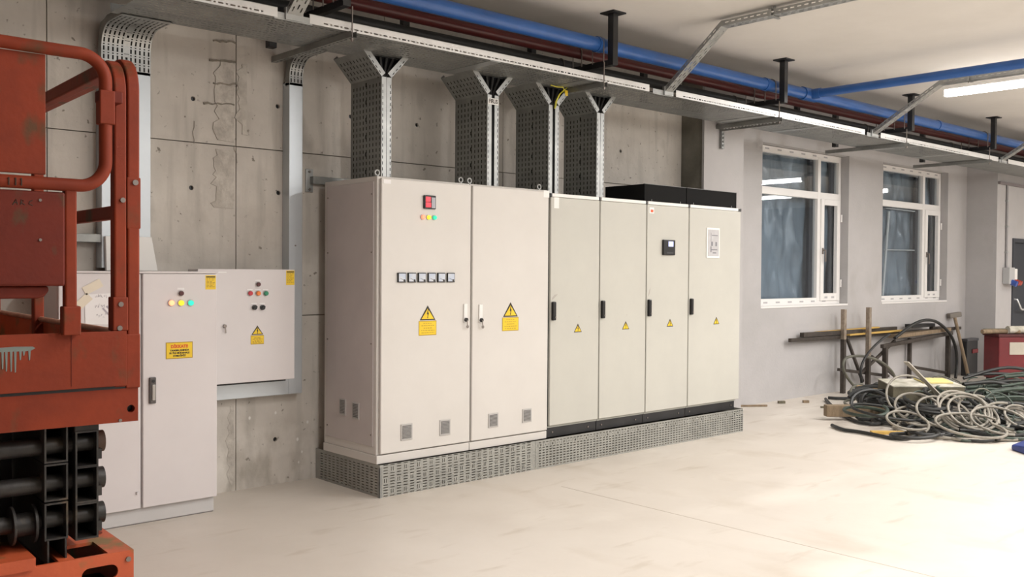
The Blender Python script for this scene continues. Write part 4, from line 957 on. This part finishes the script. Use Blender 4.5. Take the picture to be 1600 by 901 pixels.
# thick black hose arching over the trestle
hp = [PY(x,y,yp) for x,y,yp in ((1398,528,-.1),(1412,517,-.1),(1428,506,-.1),(1445,500,-.1),(1462,502,-.1),(1477,513,-.1),(1488,528,-.1),(1494,548,-.1),(1495,570,-.1),(1493,590,-.14))]
def smooth_path(P, n=6):
    out = []; m_ = len(P)
    for i in range(m_-1):
        p0, p1, p2, p3 = P[max(i-1,0)], P[i], P[i+1], P[min(i+2,m_-1)]
        for k in range(n):
            t = k/n; out.append(.5*((2*p1)+(p2-p0)*t+(2*p0-5*p1+4*p2-p3)*t*t+(3*p1-p0-3*p2+p3)*t**3))
    return out+[P[-1]]
tag(MB().sweep(smooth_path([Vector(p) for p in hp]),.022,10).build('arched_hose', cabk, None, smooth=True), 'thick black hose arching over the far end of the trestle', 'hose')
hp = [PY(x,y,-.25) for x,y in ((1348,612),(1332,600),(1318,578),(1321,560),(1338,556),(1358,558),(1378,566),(1392,578),(1398,588))]
tag(MB().sweep(smooth_path([Vector(p) for p in hp]),.017,10).build('hose_loop', cabt, None, smooth=True), 'dark olive cable loop standing in front of the trestle legs', 'cable')
hp = [PY(x,y,-.32) for x,y in ((1349,612),(1346,595),(1345,578),(1350,562),(1362,545),(1378,530),(1390,522))]
tag(MB().sweep(smooth_path([Vector(p) for p in hp]),.016,10).build('leaning_cable', cabk, None, smooth=True), 'dark cable rising from the heap to the trestle rail', 'cable')
# sledge hammer leaning on the wall
a = PY(1513,586,-.17); b = PY(1491,492,.10); a.z = 0.0
sl = thing('sledgehammer', a, 'dirty long handled sledgehammer leaning in the corner by the column', 'hammer')
MB().cyl(a+Vector((0,0,.012)),b,.026,10,.024).build('handle', wood, sl, smooth=True)
dd = (b-a).normalized(); xx = Vector((1,-.35,.12)).normalized()
MB().bar(b-xx*.12,b+xx*.12,.075,.075).build('head', mat('hammer_grey',(.20,.18,.155),rough=.6,metal=.3), sl, bevel=.01)
# dark bin in the corner
a = gp(1512,585); X_ = 11.45
bn = thing('steel_bin', (X_,-.02,0), 'narrow dark metal case standing in the corner before the column', 'case')
q0 = PY(1511,540,-.10); q1 = PY(1528,540,-.10); zt_ = PY(1515,530,-.10).z
pbox('case_body', bn, blackm, q0.x,q1.x,-.10,-.01,0,zt_,.01)
pbox('case_lid', bn, mat('lid_dark',(.05,.05,.055),rough=.4), q0.x-.01,q1.x+.01,-.11,.0,zt_-.03,zt_+.01,.006)
pbox('red_badge', bn, redbox, q0.x+.18,q1.x-.02,-.113,-.10,.34,.40)
# red machine box with junk on top, turned a little from the wall
o_ = PZ(1560,604,0); rt = Matrix.Translation(o_) @ Matrix.Rotation(-.66,4,'Z'); dist = (o_-CAM).dot(_fw)
zt_ = (CAM+ray(1560,526)*dist).z
rb = thing('red_machine', o_, 'red metal machine box with a pale front panel beside the cable heap', 'machine')
def rbox(name, m_, a,b,c,d,e,f, bevel=.006):
    q = MB().box(a,b,c,d,e,f); q.v = [tuple(rt @ Vector(v)) for v in q.v]; return q.build(name, m_, rb, bevel=bevel)
rbox('casing', redbox, 0,1.0,0,.38,.10,zt_,.012)
rbox('pale_panel', mat('pale_panel',(.50,.455,.375),(.43,.39,.33),4,.6), .15,.92,-.006,0,zt_-.245,zt_-.075,.003)
rbox('base_rail', blackm, .03,.97,.02,.36,0,.10)
rbox('lid_rim', mat('rim_dark_red',(.07,.008,.009),rough=.5), -.015,1.01,-.012,.39,zt_,zt_+.035)
for (xa,xb_,yy,r_,m_,lb_) in [(-.20,.35,.10,.032,wood,'dirty brown rod lying across the red machine top'),(-.10,.55,.22,.034,card,'grey brown rolled strip lying across the red machine top'),(.18,1.0,.12,.055,foam,'thick pale bag roll on the red machine top')]:
    P = [rt @ Vector((x_,yy+dy,zt_+.036+r_)) for x_,dy in ((xa,-.02),((xa+xb_)/2,.03),(xb_,-.01))]
    tag(MB().sweep(smooth_path(P),r_,9).build('junk_roll', m_, None, smooth=True), lb_, 'roll')
# ------------------------------------------------------------------ heap of cables and boards
def hgt(p):      # height of the heap over the floor
    d = ((p.x-6.7)/1.9)**2+((p.y+1.75)/.95)**2
    return max(.0, .22*(1-d))
# dark tangle under everything: individual dark coils, each its own cable
rc = random.Random(11)
def coil(c, R_, r_, tilt, az, turns, m_, lab, grp, name='cable_coil', asp=1.0, jit=.04):
    n = 26; P = []
    T = Matrix.Rotation(az,3,'Z') @ Matrix.Rotation(tilt,3,'X')
    ph = rc.uniform(0,6.28); k1, k2 = rc.uniform(0,6), rc.uniform(0,6)
    N_ = int(n*turns)
    for i in range(N_+1):
        a = ph+2*math.pi*i/n; t = i/n
        rr_ = R_*(1+jit*2*math.sin(.7*a+k1)+jit*math.sin(2.3*a+k2))
        p = T @ Vector((rr_*math.cos(a), rr_*asp*math.sin(a), .025*math.sin(.5*a+k2)+.018*t))
        P.append(Vector(c)+p)
    lo = min(p.z for p in P)
    if lo < r_+.002:
        for p in P: p.z = max(p.z, r_+.002+.0*lo)
    return tag(MB().sweep(P, r_, 7).build(name, m_, None, smooth=True), lab, 'cable', grp)
CN = {cabk.name:'black', cabn.name:'dark green', cabt.name:'olive grey'}
for k in range(44):
    x = rc.uniform(1345,1620); y = rc.uniform(616,672)
    p = PZ(x,y,0)
    p.z = rc.uniform(.02,.12)+hgt(p)*.6
    m_ = rc.choice([cabk,cabk,cabk,cabn,cabt])
    coil(p, rc.uniform(.15,.36), rc.uniform(.012,.02), rc.uniform(.05,.45), rc.uniform(-.9,.2), rc.uniform(.7,1.9), m_, 'loose %s cable tangled in the heap on the floor' % CN[m_.name], '%s cables in the floor heap' % CN[m_.name])
for k in range(34):
    x = rc.uniform(1395,1625); y = rc.uniform(655,688); p = PZ(x,y,0); p.z = .02
    m_ = rc.choice([cabk,cabk,cabt,cabn])
    coil(p, rc.uniform(.12,.30), rc.uniform(.010,.017), rc.uniform(0,.12), rc.uniform(-.9,.2), rc.uniform(.8,2.2), m_, 'flat %s cable lying on the floor under the pale loops' % CN[m_.name], 'flat %s cables under the heap' % CN[m_.name], asp=rc.uniform(.4,.9), jit=.07)
# pale grey loops in front, placed where they lie
PL = [(1425,648,.27,.85,1.15,0),(1432,655,.22,.7,1.1,0),(1505,664,.24,.74,2.6,1),(1540,664,.24,.7,.7,0),(1575,668,.20,.6,.9,0),(1500,662,.11,.7,1.3,2),(1521,666,.24,.6,1.0,0),(1592,662,.13,.75,1.3,2),(1472,664,.26,.5,.8,0),(1437,662,.22,.35,1.0,0),(1560,672,.28,.35,.8,0),(1548,662,.15,.7,.9,0),(1486,652,.16,.8,.7,0),(1420,668,.20,.3,1.0,0),(1520,675,.30,.2,1.0,0),(1465,640,.16,.6,.9,0)]
for (x,y,R_,ti,tu,kd) in PL:
    p = PZ(x,y+10,.0); p.z = .06+R_*math.sin(ti)*.8
    coil(p, R_, .0125, ti, -.74, tu, cabg, ['pale grey cable looped loosely at the front of the heap','pale grey cable wound in several turns at the front of the heap','small tight pale grey cable loop at the front of the heap'][kd], ['pale grey cables in the floor heap',None,'small pale loops in the floor heap'][kd])
# flat pale strands along the front edge
for (pts) in [[(1398,672),(1425,640),(1445,622),(1460,620)],[(1395,670),(1420,680),(1460,686),(1520,690),(1570,692)],[(1455,682),(1500,690),(1545,693),(1590,691)],[(1512,602),(1530,625),(1550,650),(1562,672),(1566,690)],[(1546,640),(1553,655),(1566,672),(1568,688)]]:
    P = []
    for x,y in pts: q = PZ(x,min(y,690),0) if y > 660 else PZ(x,y+14,0); q = PY(x,y,min(q.y,-1.0)); q.z = max(q.z,.02); P.append(q)
    tag(MB().sweep(smooth_path(P),.014,8).build('cable_strand', cabg, None, smooth=True), 'long pale grey cable strand running along the front edge of the heap', 'cable', 'pale strands in the floor heap')
# green thin wires over the board
for k in range(14):
    x = rc.uniform(1430,1570); y = rc.uniform(606,640); p = PZ(x,y+28,0); d_ = (p-CAM); p = CAM+ray(x,y)*(((p-CAM).dot(_fw)))
    coil(p, rc.uniform(.10,.20), .008, rc.uniform(.5,1.1), rc.uniform(-1.0,-.4), rc.uniform(.6,1.3), cabn if k%3 else cabt, 'thin %s wire loop lying on the boards of the heap' % ('dark green' if k%3 else 'olive grey'), '%s wires on the heap' % ('green' if k%3 else 'olive'), 'wire_loop')
# bundles of straight dark green cable on the right
for k in range(34):
    p0 = PZ(1530+rc.uniform(-40,50),640+rc.uniform(-18,18),0); p0.z = .10+rc.uniform(0,.28)
    p1 = p0+Vector((rc.uniform(.45,.95),-rc.uniform(.3,.9),rc.uniform(-.2,.05))); p1.z = max(p1.z,.05)
    mid = (p0+p1)/2+Vector((0,0,rc.uniform(.02,.12)))
    m_ = rc.choice([cabk,cabk,cabn,cabn,cabt])
    tag(MB().sweep(smooth_path([p0,mid,p1]),rc.uniform(.014,.024),8).build('cable_length', m_, None, smooth=True), 'stiff %s cable length sticking out of the heap beside the red machine' % CN[m_.name], 'cable', 'stiff %s cable lengths' % CN[m_.name])
# boards and boxes in the heap
def slab(name, px_, py_, z0, L, Wd, H, rz, rx, m_, lab, cat, mtop=None):
    p = PZ(px_,py_,0); t = Matrix.Translation(Vector((p.x,p.y,z0))) @ Matrix.Rotation(rz,4,'Z') @ Matrix.Rotation(rx,4,'X')
    b = MB().box(-L/2,L/2,0,Wd,0,H); b.v = [tuple(t @ Vector(v)) for v in b.v]
    if mtop is None: return tag(b.build(name, m_, None, bevel=.005), lab, cat)
    th = thing(name, (p.x,p.y,z0), lab, cat); b.build('carton', m_, th, bevel=.005)
    c = MB().box(-L/2-.005,L/2+.005,-.005,Wd+.005,H+.001,H+.012); c.v = [tuple(t @ Vector(v)) for v in c.v]; c.build('pale_top', mtop, th, bevel=.002)
    return th
slab('board_carton',1450,652,.13,.78,.42,.20,-.72,.08,card,'grey brown flat carton with a pale top half buried in the cables','carton',foam)
p = PZ(1450,652,0); t_ = Matrix.Translation(Vector((p.x,p.y,.13))) @ Matrix.Rotation(-.72,4,'Z') @ Matrix.Rotation(.08,4,'X')
b = MB().box(.0,.33,.14,.40,.2135,.230); b.v = [tuple(t_ @ Vector(v)) for v in b.v]
tag(b.build('pale_board', foamy, None, bevel=.004), 'yellowish board lying on the flat carton', 'board')
slab('timber_block',1340,657,.04,.66,.10,.12,-.70,.0,wood,'weathered brown timber beam at the left edge of the heap','timber')
slab('timber_offcut',1364,636,.12,.24,.16,.12,-.55,.0,woodl,'light timber offcut on the heap before the trestle','timber')
slab('timber_batten',1392,679,.0,.36,.07,.03,-.80,.0,woody,'yellow batten lying flat under the front cables','batten')
for k,(x,y) in enumerate(((1358,630),(1372,632),(1385,628),(1380,640),(1366,645))):
    p = PZ(x,y+10,0); coil(p+Vector((0,0,.10)), .14+.03*k, .02, .4+.1*k, -.7, 1.2, cabk, 'black cable bunched between the timber offcut and the carton', 'black bunched cables')
# pale perforated angle and stick poking up
a = PZ(1468,650,0); P0 = PY(1416,565,a.y-.1); P1 = PY(1468,618,a.y-.2)
tag(MB().bar(P0,P1,.06,.012).build('slotted_angle', mat('angle_pale',(.52,.48,.41),rough=.6), None, bevel=.002), 'pale slotted angle leaning up out of the heap', 'steel angle')
P0 = PY(1512,602,-1.3); P1 = PY(1545,645,-1.5); tag(MB().bar(P0,P1,.025,.02).build('pale_stick', foam, None), 'pale straight stick lying slanted across the dark cables', 'stick')
# long black cable arcs on the left of the heap
for pts,lb_ in [([(1290,623),(1297,631),(1310,642),(1325,652),(1345,660),(1372,662),(1400,655)],'thick black cable bending off the left end of the heap'),([(1294,621),(1310,622),(1330,622),(1350,620),(1372,626)],'black cable lying straight behind the timber beam'),([(1300,664),(1318,671),(1340,674),(1362,678),(1395,684),(1420,684),(1440,676),(1462,672)],'black cable along the front floor edge of the heap')]:
    P = [PZ(x,y,.022) for x,y in pts]
    tag(MB().sweep(smooth_path(P),.018,8).build('floor_cable', cabk, None, smooth=True), lb_, 'cable')
# blue tarpaulin at the right
p = PZ(1583,704,0); bt = thing('blue_tarpaulin', (p.x,p.y,0), 'folded dark blue tarpaulin lying on the floor before the heap', 'tarpaulin')
q = [PZ(1580,703,0),PZ(1606,712,0),PZ(1660,715,0),PZ(1660,694,0),PZ(1612,690,0)]
n_ = len(q); b = MB(); b.add([(v.x,v.y,.002) for v in q]+[(v.x,v.y,.05+.03*(k%2)) for k,v in enumerate(q)], [tuple(range(n_)),tuple(range(n_,2*n_))]+[(i,(i+1)%n_,(i+1)%n_+n_,i+n_) for i in range(n_)]); b.build('folded_sheet', bluet, bt, bevel=.015)
# crumbs on the floor
for (x,y,l,h,lb_) in [(1221,630,.07,.03,'small grey stone chip on the floor near the window wall'),(1259,629,.06,.03,'small brown stone chip on the floor near the window wall'),(1175,635,.30,.02,'thin brown stick on the floor beside the skirt end'),(1295,637,.16,.02,'pale wire offcut lying beside the heap')]:
    p = PZ(x,y,0); b = MB().bar((p.x-l/2,p.y+l*.35,h/2+.001),(p.x+l/2,p.y-l*.35,h/2+.001),h*1.4,h)
    tag(b.build('floor_scrap', wood if 'brown' in lb_ else card, None, bevel=.004), lb_, 'debris')
